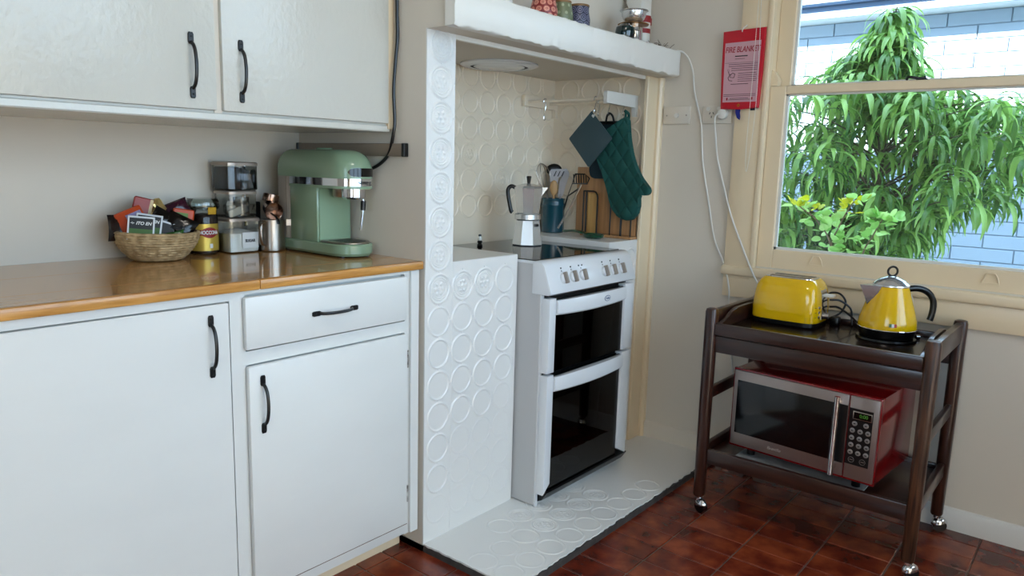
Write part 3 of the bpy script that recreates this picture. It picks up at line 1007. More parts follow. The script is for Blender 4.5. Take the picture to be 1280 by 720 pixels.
for i in range(seg + 1):
    t = -1 + 2 * i / seg
    hh = 0.015 * math.sqrt(max(0.02, 1 - abs(t) ** 1.6)) + 0.001
    a = va + t * 0.58
    rings.append([on_cyl(jx, jy, 0.0420, a, ZT + 0.066 - hh), on_cyl(jx, jy, 0.0427, a, ZT + 0.066 - hh), on_cyl(jx, jy, 0.0427, a, ZT + 0.066 + hh), on_cyl(jx, jy, 0.0420, a, ZT + 0.066 + hh)])
m.rings(rings)
m.build('red_emblem', M_red, jr)
MB().lathe([(0.0423, ZT + 0.058), (0.0429, ZT + 0.058), (0.0429, ZT + 0.074), (0.0423, ZT + 0.074)], (jx, jy, 0), 14, a0=va - 0.74, a1=va + 0.74, cap=False).build('name_band', M_red, jr)
def curved_text(s, size, cxx, cyy, r, ang, z, m_, parent, bold=0.0003, step=None):
    """letters one by one round a cylinder, read from outside"""
    step = step or size * 0.72
    n = len(s)
    for i, chx in enumerate(s):
        a = ang + (i - (n - 1) / 2) * step / r
        R = Matrix.Rotation(a + PI / 2, 3, 'Z') @ Matrix.Rotation(PI / 2, 3, 'X')
        lettering(chx, size, on_cyl(cxx, cyy, r, a, z), R, m_, parent, name='letter', bold=bold, sx=0.72)
curved_text('MOCCONA', 0.0150, jx, jy, 0.0431, va, ZT + 0.066, M_paper, jr, 0.0006, 0.0084)
MB().lathe([(0.032, ZT + 0.132), (0.046, ZT + 0.136), (0.048, ZT + 0.142), (0.046, ZT + 0.160), (0.042, ZT + 0.166), (0.002, ZT + 0.167)], (jx, jy, 0), 32, cap=False).build('glass_lid', glass_mat('lid_glass', (0.86, 0.93, 0.92), 1.4, haze=0.05), jr)
MB().box(jx - 0.010, jx + 0.016, jy - 0.050, jy - 0.047, ZT + 0.120, ZT + 0.142, 0.001, 1).build('gold_seal', M_gold, jr)
MB().lathe([(0.0422, ZT + 0.020), (0.0428, ZT + 0.024), (0.0428, ZT + 0.030), (0.0422, ZT + 0.033)], (jx, jy, 0), 8, a0=va - 0.02, a1=va + 0.2, cap=False).build('white_mark', M_paper, jr)

# ---- three square canisters, stacked
M_clear = glass_mat('clear_acrylic', (0.93, 0.93, 0.91), 1.0, 1.45, haze=0.02)
M_lidtint = mat('lid_reflection_tint', (0.62, 0.56, 0.51), 0.3, metal=0.6)  # clear lids: their brownish reflection is put into the metal colour
qx, qy = -0.287, 0.545
def canister(label, z0, h, hs, cont):
    o = thing('canister', label, 'canister', (qx, qy, z0), 'stack of clear canisters')
    m_ = MB()
    m_.lathe([(hs * 0.90, z0), (hs, z0 + 0.004), (hs, z0 + h - 0.012)], (qx, qy, 0), 48, sq=7, cap=False)
    m_.lathe([(hs * 0.90, z0 + 0.001), (0.001, z0 + 0.001)], (qx, qy, 0), 48, sq=7, cap=False)
    m_.build('canister_body', M_clear, o)
    MB().lathe([(hs - 0.004, z0 + h - 0.011), (hs + 0.002, z0 + h - 0.011), (hs + 0.002, z0 + h - 0.003), (hs - 0.002, z0 + h)], (qx, qy, 0), 48, sq=7).build('lid', M_lidtint, o)
    cont(o, z0, h, hs)
    return o
def sugar(o, z0, h, hs):
    MB().lathe([(0.001, z0 + 0.003), (hs * 0.93, z0 + 0.003), (hs * 0.95, z0 + 0.008), (hs * 0.95, z0 + h * 0.55), (0.001, z0 + h * 0.68)], (qx, qy, 0), 48, sq=7).build('sugar', mat('white_sugar', (0.86, 0.85, 0.82), 0.9, bump=0.5, bscale=300), o)
    MB().box(qx - 0.012, qx + 0.042, qy - hs - 0.0012, qy - hs - 0.0002, z0 + 0.014, z0 + 0.062).build('label_patch', mat('frosted_label', (0.80, 0.80, 0.79), 0.5), o)
    lettering('SUGAR', 0.0125, (qx + 0.014, qy - hs - 0.0016, z0 + 0.036), FACE_Y, M_ink, o, bold=0.0005, sx=0.85)
def teabags(o, z0, h, hs):
    for k in range(5):
        m_ = MB().box(-0.036, 0.030, -0.003, 0.003, -0.012, 0.012, 0.003, 2)
        m_.move(Matrix.Translation((qx + 0.004 * (k - 2), qy - 0.030 + 0.013 * k, z0 + 0.020 + 0.004 * (k % 3))) @ Matrix.Rotation(0.3 * (k % 3 - 1), 4, 'Y'))
        m_.build('tea_bag', mat('pale_teabag', (0.66, 0.63, 0.58), 0.8), o)
    MB().lathe([(0.024, z0 + 0.003), (0.024, z0 + h * 0.75)], (qx + 0.012, qy - 0.012, 0), 20).build('inner_tub', glass_mat('grey_tub', (0.55, 0.55, 0.55), 1.0, haze=0.05), o)
def pods(o, z0, h, hs):
    MB().box(qx - 0.046, qx - 0.004, qy - 0.040, qy + 0.04, z0 + 0.003, z0 + h - 0.016, 0.004, 2).build('dark_packet', mat('dark_packet', (0.12, 0.09, 0.085), 0.35), o)
    m_ = MB().prism([(qx + 0.004, z0 + 0.003), (qx + 0.046, z0 + 0.003), (qx + 0.030, z0 + h * 0.7), (qx + 0.010, z0 + h * 0.78)], 'y', qy - 0.036, qy + 0.036, 0.003, 1)
    m_.build('dark_packet', mat('dark_packet2', (0.075, 0.065, 0.06), 0.3), o)
canister('clear square canister of white sugar, bottom of the stack of three', ZT, 0.107, 0.0535, sugar)
canister('clear square canister of pale tea bags, middle of the stack of three', ZT + 0.1071, 0.082, 0.0485, teabags)
canister('clear square canister with dark packets, top of the stack of three', ZT + 0.1893, 0.086, 0.0525, pods)

# ---- steel milk jug, and the scoop and black carton by it
gx, gy = -0.192, 0.497
jg = thing('milk_jug', 'brushed steel milk jug beside the espresso machine', 'jug', (gx, gy, ZT))
prof = [(0.036, ZT), (0.0395, ZT + 0.003), (0.0405, ZT + 0.02), (0.0385, ZT + 0.06), (0.0395, ZT + 0.098), (0.0380, ZT + 0.098), (0.037, ZT + 0.06), (0.038, ZT + 0.006), (0.001, ZT + 0.005)]
m = MB().lathe(prof, (gx, gy, 0), 32)
m.build('jug_body', M_steel, jg)
MB().tube([(gx - 0.036, gy - 0.014, ZT + 0.092), (gx - 0.056, gy - 0.026, ZT + 0.088), (gx - 0.060, gy - 0.028, ZT + 0.060), (gx - 0.054, gy - 0.025, ZT + 0.028), (gx - 0.037, gy - 0.014, ZT + 0.018)], 0.006, 8, smooth=5, flat=(1.0, 0.35)).build('handle', M_steel, jg)
MB().prism([(gx + 0.030, gy - 0.034), (gx + 0.046, gy - 0.044), (gx + 0.040, gy - 0.024)], 'z', ZT + 0.080, ZT + 0.099).build('spout', M_steel, jg)
M_copper = mat('rosy_steel', (0.62, 0.50, 0.43), 0.2, metal=1.0)
sp = thing('measuring_cup', 'small shiny steel cup lying tilted on the milk jug rim', 'cup', (gx, gy, ZT + 0.099))
m = MB().lathe([(0.001, 0.0), (0.022, 0.0), (0.025, 0.003), (0.0275, 0.046), (0.0285, 0.047), (0.026, 0.0455), (0.0235, 0.005), (0.001, 0.004)], (0, 0, 0), 28)
R = Matrix.Translation((gx + 0.016, gy + 0.030, ZT + 0.134)) @ Matrix.Rotation(-0.35, 4, 'Z') @ Matrix.Rotation(1.80, 4, 'X')
m.move(R)
m.build('cup_body', M_copper, sp)
MB().lathe([(0.024, 0.0), (0.025, 0.003), (0.025, 0.022), (0.023, 0.024)], (0, 0, 0), 24).move(Matrix.Translation((gx + 0.012, gy + 0.026, ZT + 0.152)) @ Matrix.Rotation(0.25, 4, 'Y')).build('cup_foot', M_copper, sp)
MB().tube([(gx - 0.008, gy - 0.01, ZT + 0.118), (gx - 0.004, gy - 0.034, ZT + 0.106), (gx - 0.002, gy - 0.042, ZT + 0.086)], 0.005, 8, smooth=3, flat=(1.2, 0.4)).build('hook_end', M_blackp, sp)
m = MB().box(-0.022, 0.022, -0.012, 0.012, 0.0, 0.150, 0.003, 1).move(Matrix.Translation((-0.206, 0.585, ZT)) @ Matrix.Rotation(0.02, 4, 'Y'))
tag(m.build('black_carton', M_blackp, None, loc=(-0.206, 0.583, ZT)), 'slim black carton standing behind the milk jug', 'carton')
# ================================================================== STOVE
SX0, SX1 = 0.443, 0.995
st = thing('stove', 'white freestanding electric stove with two black glass oven doors', 'stove', (0.72, 0.15, 0.0265))
M_enam = mat('white_enamel', (0.85, 0.86, 0.87), 0.2, coat=0.3)
M_sideg = mat('grey_side_panel', (0.72, 0.72, 0.72), 0.35)
M_ovg = glass_mat('oven_glass', (0.055, 0.06, 0.075), 1.0, 1.5, haze=0.0)
M_dark = mat('oven_dark', (0.02, 0.022, 0.026), 0.35)
MB().box(SX0, SX1, -0.098, 0.445, 0.030, 0.89, 0.002, 1).build('body', M_sideg, st)
MB().box(SX0 + 0.002, SX0 + 0.012, -0.104, -0.097, 0.0275, 0.785).build('corner_post', M_enam, st)
MB().box(SX0 + 0.014, SX1 - 0.002, -0.1005, -0.09, 0.045, 0.788).build('front_cavity', M_dark, st)
for fx in (SX0 + 0.03, SX1 - 0.03):
    MB().cyl((fx, -0.075, 0.0265), (fx, -0.075, 0.034), 0.012, seg=10).build('foot', M_blackp, st)
    MB().cyl((fx, 0.40, 0.0265), (fx, 0.40, 0.034), 0.012, seg=10).build('foot', M_blackp, st)
# hob
MB().box(SX0, SX1, -0.078, 0.445, 0.888, 0.898, 0.003, 2).build('hob_frame', M_enam, st)
MB().box(SX0 + 0.006, SX1 - 0.006, -0.066, 0.430, 0.896, 0.901, 0.002, 1).build('hob_glass', mat('ceran_glass', (0.012, 0.012, 0.014), 0.05), st)
# control panel
pan = MB()
pan.prism([(-0.060, 0.786), (-0.130, 0.786), (-0.142, 0.792), (-0.143, 0.799), (-0.112, 0.884), (-0.100, 0.896), (-0.088, 0.8995), (-0.070, 0.8995), (-0.060, 0.893)], 'x', SX0 - 0.003, SX1 + 0.003, 0.006, 2)
pn = pan.build('control_panel', M_enam, st)
A = math.atan2(0.031, 0.085)
def panel_pt(x, z):
    t = (z - 0.799) / 0.085
    return Vector((x, -0.143 + 0.031 * t, z))
kb = MB().lathe([(0.018, 0.0), (0.0175, 0.006), (0.015, 0.009)], (0, 0, 0), 24).mesh('knob', M_enam, None)
gm = MB().box(-0.0052, 0.0052, -0.020, 0.020, 0.006, 0.022, 0.003, 2).mesh('grip', mat('knob_grey', (0.56, 0.52, 0.48), 0.35), None)
for kx in (0.527, 0.584, 0.644, 0.785, 0.842, 0.903):
    p = panel_pt(kx, 0.838)
    k = inst('knob', kb, st, p, (PI / 2 - A, 0, 0))
    gp = bpy.data.objects.new('grip', gm)
    COL.objects.link(gp)
    gp.parent = k
    q = panel_pt(kx, 0.872)
    for dx in ((0.0,) if kx != 0.644 else (-0.010, 0.010)):
        MB().box(q.x + dx - 0.003, q.x + dx + 0.003, q.y - 0.0012, q.y + 0.002, q.z - 0.0025, q.z + 0.0025).build('dial_mark', M_ink, pn)
    MB().box(p.x - 0.001, p.x + 0.001, panel_pt(kx, 0.862).y - 0.001, panel_pt(kx, 0.862).y + 0.002, 0.859, 0.865).build('dial_mark', M_ink, pn)
# doors
def oven_door(z0, z1, hz0, hz1, rack):
    d = bpy.data.objects.new('oven_door', None)
    COL.objects.link(d)
    d.parent = st
    for (a, b, left) in ((SX0, 0.481, True), (0.930, SX1 - 0.002, False)):
        m_ = MB()
        zb = z0 + (0.035 if z0 < 0.2 else 0.0)
        po = [(a, z0), (b, zb), (b, z1), (a, z1)] if left else [(a, zb), (b, z0), (b, z1), (a, z1)]
        m_.prism(po, 'y', -0.138, -0.104, 0.004, 2)
        m_.build('side_strip', M_enam, d)
    MB().box(0.480, 0.931, -0.128, -0.122, z0, z1 - 0.008).build('glass', M_ovg, d)
    MB().box(0.480, 0.931, -0.112, -0.104, z0, z1 - 0.008).build('inner_panel', M_dark, d)
    top = [(0.482, hz1), (0.929, hz1)]
    bot = []
    for i in range(13):
        t = i / 12
        bot.append((0.929 - 0.447 * t, hz0 - 0.006 * math.sin(PI * t)))
    n = 16
    rings = []
    for i in range(n + 1):
        t = i / n
        x = 0.482 + 0.447 * t
        bow = 0.014 * math.sin(PI * t) ** 0.6
        zb = hz0 - 0.004 * math.sin(PI * t)
        zt = hz1
        rings.append([(x, -0.122, zb + 0.004), (x, -0.138 - bow, zb), (x, -0.144 - bow, zb + 0.006), (x, -0.144 - bow, zt - 0.006), (x, -0.139 - bow, zt), (x, -0.122, zt - 0.003)])
    h = MB().rings(rings).build('door_handle', M_enam, d, smooth=40)
    for rz in rack:
        m_ = MB().tube([(0.50, -0.116, rz), (0.91, -0.116, rz)], 0.0011, 6)
        for k in range(14):
            x = 0.51 + 0.03 * k
            m_.tube([(x, -0.116, rz), (x, -0.113, rz + 0.004)], 0.0012, 5)
        m_.build('oven_rack', M_chrome, d)
    return d, h
od, oh = oven_door(0.517, 0.776, 0.718, 0.768, (0.615,))
oven_door(0.078, 0.508, 0.448, 0.500, ())
lg = MB().lathe([(0.020, -0.1565), (0.020, -0.1585)], (0, 0, 0), 24, ax='y')
lg.move(Matrix.Translation((0.772, 0, 0.744)) @ Matrix.Diagonal((1.0, 1.0, 0.55, 1)))
ov = lg.build('logo_oval', mat('logo_grey', (0.40, 0.46, 0.56), 0.4), oh)
lg = MB().lathe([(0.0175, -0.1583), (0.0175, -0.1590)], (0, 0, 0), 24, ax='y')
lg.move(Matrix.Translation((0.772, 0, 0.744)) @ Matrix.Diagonal((1.0, 1.0, 0.5, 1)))
lg.build('logo_field', M_enam, oh)
lettering('Belling', 0.0105, (0.772, -0.1592, 0.744), FACE_Y, MATS['logo_grey'], oh, shear=0.3, bold=0.0003)
m = MB().prism([(-0.090, 0.036), (-0.118, 0.050), (-0.140, 0.082), (-0.100, 0.082)], 'x', SX0 + 0.018, SX1 + 0.006)
m.build('plinth', mat('plinth_black', (0.035, 0.038, 0.042), 0.4), st)
MB().box(SX0 + 0.014, SX1 - 0.005, -0.092, -0.06, 0.028, 0.055).build('plinth_base', M_blackp, st)

# ---- moka pot on the hob
mx, my, mz = 0.812, 0.257, 0.901
mk = thing('moka_pot', 'faceted aluminium moka pot with black handle standing on the hob', 'coffee pot', (mx, my, mz))
A0 = math.atan2(-1.84, -2.34) + PI / 8
def octa(prof):
    m_ = MB()
    m_.rings([[(mx + r * math.cos(A0 + k * PI / 4), my + r * math.sin(A0 + k * PI / 4), mz + z) for k in range(8)] for r, z in prof])
    return m_
octa([(0.060, 0.0), (0.064, 0.004), (0.063, 0.010), (0.050, 0.098), (0.047, 0.102)]).build('boiler', M_alu, mk, smooth=12)
MB().lathe([(0.050, mz + 0.101), (0.0525, mz + 0.104), (0.0525, mz + 0.122), (0.050, mz + 0.125)], (mx, my, 0), 32).build('collar', M_alu, mk)
octa([(0.044, 0.125), (0.047, 0.129), (0.060, 0.222), (0.061, 0.226)]).build('jug', M_alu, mk, smooth=12)
octa([(0.061, 0.2262), (0.050, 0.235), (0.020, 0.243), (0.004, 0.244)]).build('lid', M_alu, mk, smooth=12)
MB().lathe([(0.006, mz + 0.243), (0.007, mz + 0.252), (0.010, mz + 0.270), (0.008, mz + 0.273)], (mx, my, 0), 14).build('lid_knob', M_blackp, mk)
lv = Vector((-0.635, 0.772, 0))
hp_ = [Vector((mx, my, mz)) + lv * a + Vector((0, 0, b)) for a, b in ((0.052, 0.226), (0.068, 0.232), (0.080, 0.222), (0.082, 0.205), (0.076, 0.17), (0.068, 0.135), (0.062, 0.128))]
MB().tube(hp_, 0.009, 10, smooth=5, flat=(0.8, 0.9)).build('handle', M_blackp, mk)
rv = -lv
sp_ = MB().prism([(0.0, 0.0)] * 0 or [(0.048, 0.19), (0.076, 0.230), (0.050, 0.230)], 'y', -0.016, 0.016)
sp_.move(Matrix.Translation((mx, my, mz)) @ Matrix.Rotation(math.atan2(rv.y, rv.x), 4, 'Z'))
sp_.build('spout', M_alu, mk, smooth=10)
va2 = A0 + PI / 4 * 0.5 + PI / 4 * 0
m = MB().cyl(Vector((mx, my, mz + 0.082)) + Vector((math.cos(A0 + PI / 8), math.sin(A0 + PI / 8), 0)) * 0.046, Vector((mx, my, mz + 0.082)) + Vector((math.cos(A0 + PI / 8), math.sin(A0 + PI / 8), 0)) * 0.056, 0.006, seg=8)
m.build('safety_valve', M_blackp, mk)

# ---- small ornament at the back of the hob
om = thing('ornament', 'tiny black and white ornament at the back of the hob', 'ornament', (0.615, 0.335, 0.901))
MB().lathe([(0.010, 0.901), (0.012, 0.905), (0.007, 0.912), (0.011, 0.918), (0.007, 0.924)], (0.615, 0.335, 0), 10).build('coiled_base', M_blackp, om)
MB().lathe([(0.007, 0.924), (0.009, 0.931), (0.006, 0.940)], (0.615, 0.335, 0), 10).build('pale_body', M_whitep, om)
MB().lathe([(0.0065, 0.940), (0.006, 0.946), (0.002, 0.948)], (0.615, 0.335, 0), 10).build('cap', M_blackp, om)

# ================================================================== RECESS: crock and tools, rack, boards
ZL = 0.918
kx, ky = 1.208, 0.424
ck = thing('utensil_crock', 'tall teal glazed utensil crock on the ledge behind the stove', 'crock', (kx, ky, ZL))
M_teal = mat('teal_glaze', (0.07, 0.26, 0.31), 0.2, coat=0.4)
MB().lathe([(0.048, ZL), (0.0525, ZL + 0.004), (0.0525, ZL + 0.118), (0.0545, ZL + 0.122), (0.0545, ZL + 0.130), (0.0525, ZL + 0.134), (0.0525, ZL + 0.146), (0.0545, ZL + 0.150), (0.053, ZL + 0.154), (0.047, ZL + 0.153), (0.046, ZL + 0.01), (0.001, ZL + 0.008)], (kx, ky, 0), 36).build('crock_body', M_teal, ck)
RH = Vector((0.635, -0.772, 0.0)).normalized()
FH = Vector((0.772, 0.635, 0.0)).normalized()
def K(px, py, d=0.0):
    return Vector((kx, ky, ZL)) + RH * (px - 691) * 0.00345 + Vector((0, 0, 1)) * (290 - py) * 0.00345 + FH * d
# whisk
wk = thing('whisk', 'steel balloon whisk standing in the teal crock', 'whisk', K(691, 287))
MB().tube([K(691, 284), K(682, 240, 0.01)], 0.005, 8).build('handle', M_steel, wk)
m = MB()
base, tip = K(682, 240, 0.01), K(674, 202, 0.015)
ax = (tip - base)
side1 = RH.copy()
side2 = ax.normalized().cross(side1).normalized()
for k in range(5):
    a = PI * k / 5
    sd = side1 * math.cos(a) + side2 * math.sin(a)
    pts = [base, base + ax * 0.35 + sd * 0.024, base + ax * 0.75 + sd * 0.036, tip + ax * 0.03, base + ax * 0.75 - sd * 0.036, base + ax * 0.35 - sd * 0.024, base]
    m.tube(pts, 0.0017, 5, smooth=5)
m.build('wire_loops', M_steel, wk)
# black ladle
ld = thing('ladle', 'black round ladle behind the slotted spatula in the crock', 'ladle', K(694, 287))
MB().tube([K(694, 284), K(691, 215, 0.02)], 0.005, 8).build('handle', M_blackp, ld)
m = MB().sphere((0, 0, 0), 0.036, 18, sc=(1, 0.35, 0.8))
m.move(Matrix.Translation(K(691, 209, 0.02)) @ Matrix.Rotation(math.atan2(RH.y, RH.x), 4, 'Z'))
m.build('bowl', M_blackp, ld)
# slotted spatula
M_grey = mat('grey_nylon', (0.62, 0.60, 0.60), 0.4)
ss = thing('slotted_spatula', 'pale grey slotted spatula standing in the teal crock', 'spatula', K(690, 287))
MB().tube([K(690, 284), K(691, 232, 0.0)], 0.0055, 8).build('handle', M_grey, ss)
def slab(pts2, d0, th, name, mm, parent, holes=()):
    m_ = MB()
    A_ = [K(a, b, d0 - th / 2) for a, b in pts2]
    B_ = [K(a, b, d0 + th / 2) for a, b in pts2]
    m_.rings([A_, B_])
    return m_.build(name, mm, parent)
slab([(688, 234), (685, 219), (684, 212), (687, 208), (708, 207), (708, 210), (697, 219), (695, 234)], 0.0, 0.004, 'blade', M_grey, ss)
for k in range(3):
    slab([(690 + 5 * k, 217), (693 + 5 * k, 210), (694.2 + 5 * k, 210), (691.4 + 5 * k, 217)], -0.002, 0.002, 'slot', M_ink, ss)
# wooden spoon
sp = thing('wooden_spoon', 'pale wooden spoon standing in the teal crock', 'spoon', K(692, 287))
M_pale = wood('pale_beech', (0.66, 0.50, 0.31), (0.78, 0.62, 0.42), 0.5, 'z', 4)
MB().tube([K(692, 284, -0.01), K(691, 240, -0.012)], 0.005, 8).build('handle', M_pale, sp)
m = MB().sphere((0, 0, 0), 0.0185, 16, sc=(1, 0.35, 1.85))
m.move(Matrix.Translation(K(691, 232, -0.013)) @ Matrix.Rotation(math.atan2(RH.y, RH.x), 4, 'Z'))
m.build('bowl', M_pale, sp)
# grey silicone scraper
sc_ = thing('scraper', 'long pale grey scraper leaning right in the crock', 'scraper', K(697, 287))
MB().tube([K(697, 284), K(700, 240, 0.005)], 0.005, 8).build('handle', M_grey, sc_)
slab([(697, 243), (698, 225), (703, 212), (709, 209), (711, 214), (707, 228), (703, 243)], 0.006, 0.006, 'blade', M_grey, sc_)
# masher
ma = thing('potato_masher', 'dark wire potato masher leaning out of the crock', 'masher', K(699, 287))
MB().tube([K(699, 284), K(709, 242, -0.03), K(722, 231, -0.085)], 0.0035, 8).build('handle', M_black, ma)
m = MB()
c0, u_, v_ = K(723, 219, -0.09), RH * 0.036, (FH * 0.016 + Vector((0, 0, 0.017)))
loop = [c0 - u_ - v_ * 1.2, c0 + u_ * 0.8 - v_ * 1.2, c0 + u_ * 1.1 + v_ * 0.2, c0 + u_ * 0.7 + v_ * 1.2, c0 - u_ * 0.6 + v_ * 1.2]
m.tube(loop, 0.0032, 6, closed=True)
for k in range(6):
    t = -0.8 + 0.3 * k
    m.tube([c0 + u_ * t - v_ * 1.15, c0 + u_ * t + v_ * 1.1], 0.0024, 6)
m.tube([c0 - u_ - v_ * 1.2, K(709, 242, -0.03)], 0.002, 6)
m.build('wire_head', M_black, ma)
# tongs hooked over the rim
tg = thing('tongs', 'steel tongs hooked over the rim of the teal crock', 'tongs', K(706, 290))
for d in (0.0, 0.010):
    m = MB().tube([K(724, 226, -0.105 + d), K(715, 247, -0.095 + d), K(703, 272, -0.082 + d), K(697, 283, -0.078 + d)], 0.0036, 8, smooth=5, flat=(1.2, 0.5))
    m.build('arm', M_steel, tg)
for t in range(5):
    pp = K(705 - 1.8 * t, 269 + 3.0 * t, -0.086)
    MB().sphere(pp, 0.0032, 8).build('scallop', M_chrome, tg)
# green spoon rest
sr = thing('spoon_rest', 'glossy green ceramic spoon rest on the ledge by the boards', 'spoon rest', (1.16, 0.15, ZL))
M_green = mat('green_glaze', (0.04, 0.27, 0.17), 0.15, coat=0.5)
m = MB()
m.lathe([(0.001, 0.0), (0.030, 0.0), (0.042, 0.008), (0.046, 0.018), (0.044, 0.019), (0.038, 0.010), (0.028, 0.005), (0.001, 0.0045)], (0, 0, 0), 28)
m.move(Matrix.Translation((1.118, 0.142, ZL)) @ Matrix.Rotation(1.25, 4, 'Z') @ Matrix.Diagonal((1.25, 0.85, 1, 1)))
m.build('bowl', M_green, sr)
MB().tube([(1.130, 0.185, ZL + 0.012), (1.138, 0.22, ZL + 0.020), (1.148, 0.265, ZL + 0.022), (1.156, 0.315, ZL + 0.016)], 0.012, 10, smooth=5, flat=(1.2, 0.5)).build('handle', M_green, sr)

# chopping boards in a wire stand
bs = thing('board_stand', 'wooden board stand with black wire hoops on the ledge', 'board stand', (1.235, 0.135, ZL))
M_bam = wood('bamboo', (0.60, 0.43, 0.28), (0.74, 0.56, 0.38), 0.4, 'z', 5)
M_bam2 = wood('pale_bamboo', (0.66, 0.50, 0.27), (0.78, 0.62, 0.38), 0.4, 'z', 5)
MB().box(1.196, 1.266, 0.006, 0.265, ZL, ZL + 0.011, 0.002, 1).build('base_board', M_bam, bs)
for ya, yb in ((0.272 - 0.014, 0.186), (0.248, 0.19), (0.118, 0.062), (0.066, 0.016)):
    xx = 1.206 if ya != 0.248 else 1.214
    zt = 1.112
    pts = [(xx, ya, ZL + 0.008), (xx, ya, zt - 0.002), (xx, ya, zt), (xx, ya - 0.004, zt), (xx, yb + 0.022, zt), (xx, yb + 0.010, zt - 0.004), (xx, yb + 0.003, zt - 0.014), (xx, yb, zt - 0.028), (xx, yb, ZL + 0.008)]
    MB().tube(pts, 0.0032, 8).build('wire_hoop', M_black, bs)
b1 = MB().box(1.236, 1.252, 0.012, 0.318, ZL + 0.011, 1.215, 0.004, 2)
tag(b1.build('chopping_board', M_bam, None, loc=(1.244, 0.165, ZL + 0.011)), 'tall brown wooden chopping board at the back of the wire stand', 'chopping board')
b2 = MB().box(1.217, 1.230, 0.195, 0.246, ZL + 0.011, 1.105, 0.003, 2)
tag(b2.build('chopping_board', M_bam2, None, loc=(1.223, 0.22, ZL + 0.011)), 'narrow pale wooden board in front of the tall brown board', 'chopping board')

# hanging rack: two arms, two rods, hooks
hr = thing('hanging_rack', 'white hanging rack with rods and steel hooks inside the cooking recess', 'rack', (1.269, 0.25, 1.43))
def arm(y, name, mm):
    m_ = MB()
    m_.prism([(1.028, 1.470), (1.030, 1.466), (1.248, 1.466), (1.250, 1.462), (1.250, 1.428), (1.2685, 1.428), (1.2685, 1.514), (1.032, 1.514), (1.028, 1.510)], 'y', y - 0.010, y + 0.010, 0.002, 1)
    m_.build(name, mm, hr)
arm(0.056, 'arm', M_whitep)
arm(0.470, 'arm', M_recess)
for rx in (1.052, 1.205):
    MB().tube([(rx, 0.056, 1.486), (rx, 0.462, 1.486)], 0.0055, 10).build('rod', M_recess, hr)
def shook(x, y, drop=0.045):
    z = 1.486
    pts = [(x - 0.009, y, z - 0.006), (x - 0.007, y, z + 0.006), (x, y, z + 0.010), (x + 0.008, y, z + 0.004), (x + 0.004, y, z - drop * 0.5), (x - 0.006, y, z - drop), (x, y, z - drop - 0.010), (x + 0.009, y, z - drop - 0.003)]
    MB().tube(pts, 0.0017, 6, smooth=4).build('hook', M_chrome, hr)
shook(1.052, 0.372, 0.07)
shook(1.052, 0.118)
shook(1.205, 0.20)
shook(1.205, 0.150)
shook(1.205, 0.078)

# green mitt, teal mat, dark holder
def quilt(name, colr, sc_):
    if name in MATS:
        return MATS[name]
    m_ = mat(name, colr, 0.85)
    nt = m_.node_tree
    b = nt.nodes['Principled BSDF']
    ge = nt.nodes.new('ShaderNodeNewGeometry')
    hs = []
    for sgn in (1, -1):
        mp = nt.nodes.new('ShaderNodeMapping')
        mp.inputs['Rotation'].default_value = (sgn * math.radians(38), 0, 0)
        wv = nt.nodes.new('ShaderNodeTexWave')
        wv.bands_direction = 'Y'
        wv.inputs['Scale'].default_value = sc_
        nt.links.new(ge.outputs['Position'], mp.inputs[0])
        nt.links.new(mp.outputs[0], wv.inputs[0])
        pw = nt.nodes.new('ShaderNodeMath')
        pw.operation = 'POWER'
        pw.inputs[1].default_value = 0.25
        nt.links.new(wv.outputs['Fac'], pw.inputs[0])
        hs.append(pw)
    mn = nt.nodes.new('ShaderNodeMath')
    mn.operation = 'MINIMUM'
    nt.links.new(hs[0].outputs[0], mn.inputs[0])
    nt.links.new(hs[1].outputs[0], mn.inputs[1])
    bp = nt.nodes.new('ShaderNodeBump')
    bp.inputs['Strength'].default_value = 0.9
    bp.inputs['Distance'].default_value = 0.006
    nt.links.new(mn.outputs[0], bp.inputs['Height'])
    nt.links.new(bp.outputs[0], b.inputs['Normal'])
    return m_
M_mitt = quilt('quilted_green_cotton', (0.035, 0.29, 0.265), 6.5)
def cloth_shape(name, pts, x, th, mm, parent, smooth=5, bev=None):
    P = [(p.x, p.y) for p in catmull([Vector((a, b, 0)) for a, b in pts], smooth, True)] if smooth else pts
    m_ = MB().prism(P, 'x', x - th / 2, x + th / 2, bev or th * 0.4, 3)
    return m_.build(name, mm, parent, smooth=60)
mt = thing('oven_mitt', 'dark green quilted oven mitt hanging from the white rack', 'oven mitt', (1.205, 0.07, 1.0))
mpts = [(0.060, 1.424), (0.110, 1.394), (0.165, 1.360), (0.219, 1.317), (0.217, 1.300), (0.190, 1.253), (0.162, 1.200), (0.132, 1.127), (0.106, 1.053), (0.077, 1.017), (0.032, 0.998), (-0.005, 1.009), (-0.024, 1.046), (-0.024, 1.083), (-0.020, 1.105), (-0.030, 1.107), (-0.052, 1.106), (-0.068, 1.112), (-0.073, 1.129), (-0.059, 1.146), (-0.019, 1.192), (0.014, 1.256), (0.036, 1.336), (0.045, 1.400), (0.050, 1.420)]
cloth_shape('mitt_body', mpts, 1.200, 0.030, M_mitt, mt, 3, 0.006)
MB().tube([(1.205, 0.068, 1.412), (1.202, 0.064, 1.440), (1.204, 0.072, 1.450), (1.206, 0.052, 1.435), (1.203, 0.052, 1.405)], 0.004, 8, smooth=4, flat=(1.4, 0.6)).build('hanging_loop', M_mitt, mt)
sm = thing('silicone_mat', 'dark teal square silicone mat hung by its corner from the rack', 'trivet mat', (1.16, 0.2, 1.215))
sq = [(0.199, 1.447), (0.307, 1.336), (0.306, 1.330), (0.204, 1.216), (0.198, 1.216), (0.094, 1.332), (0.094, 1.338)]
cloth_shape('mat_body', sq, 1.150, 0.006, mat('teal_silicone', (0.19, 0.275, 0.30), 0.6), sm, 0, 0.0015)
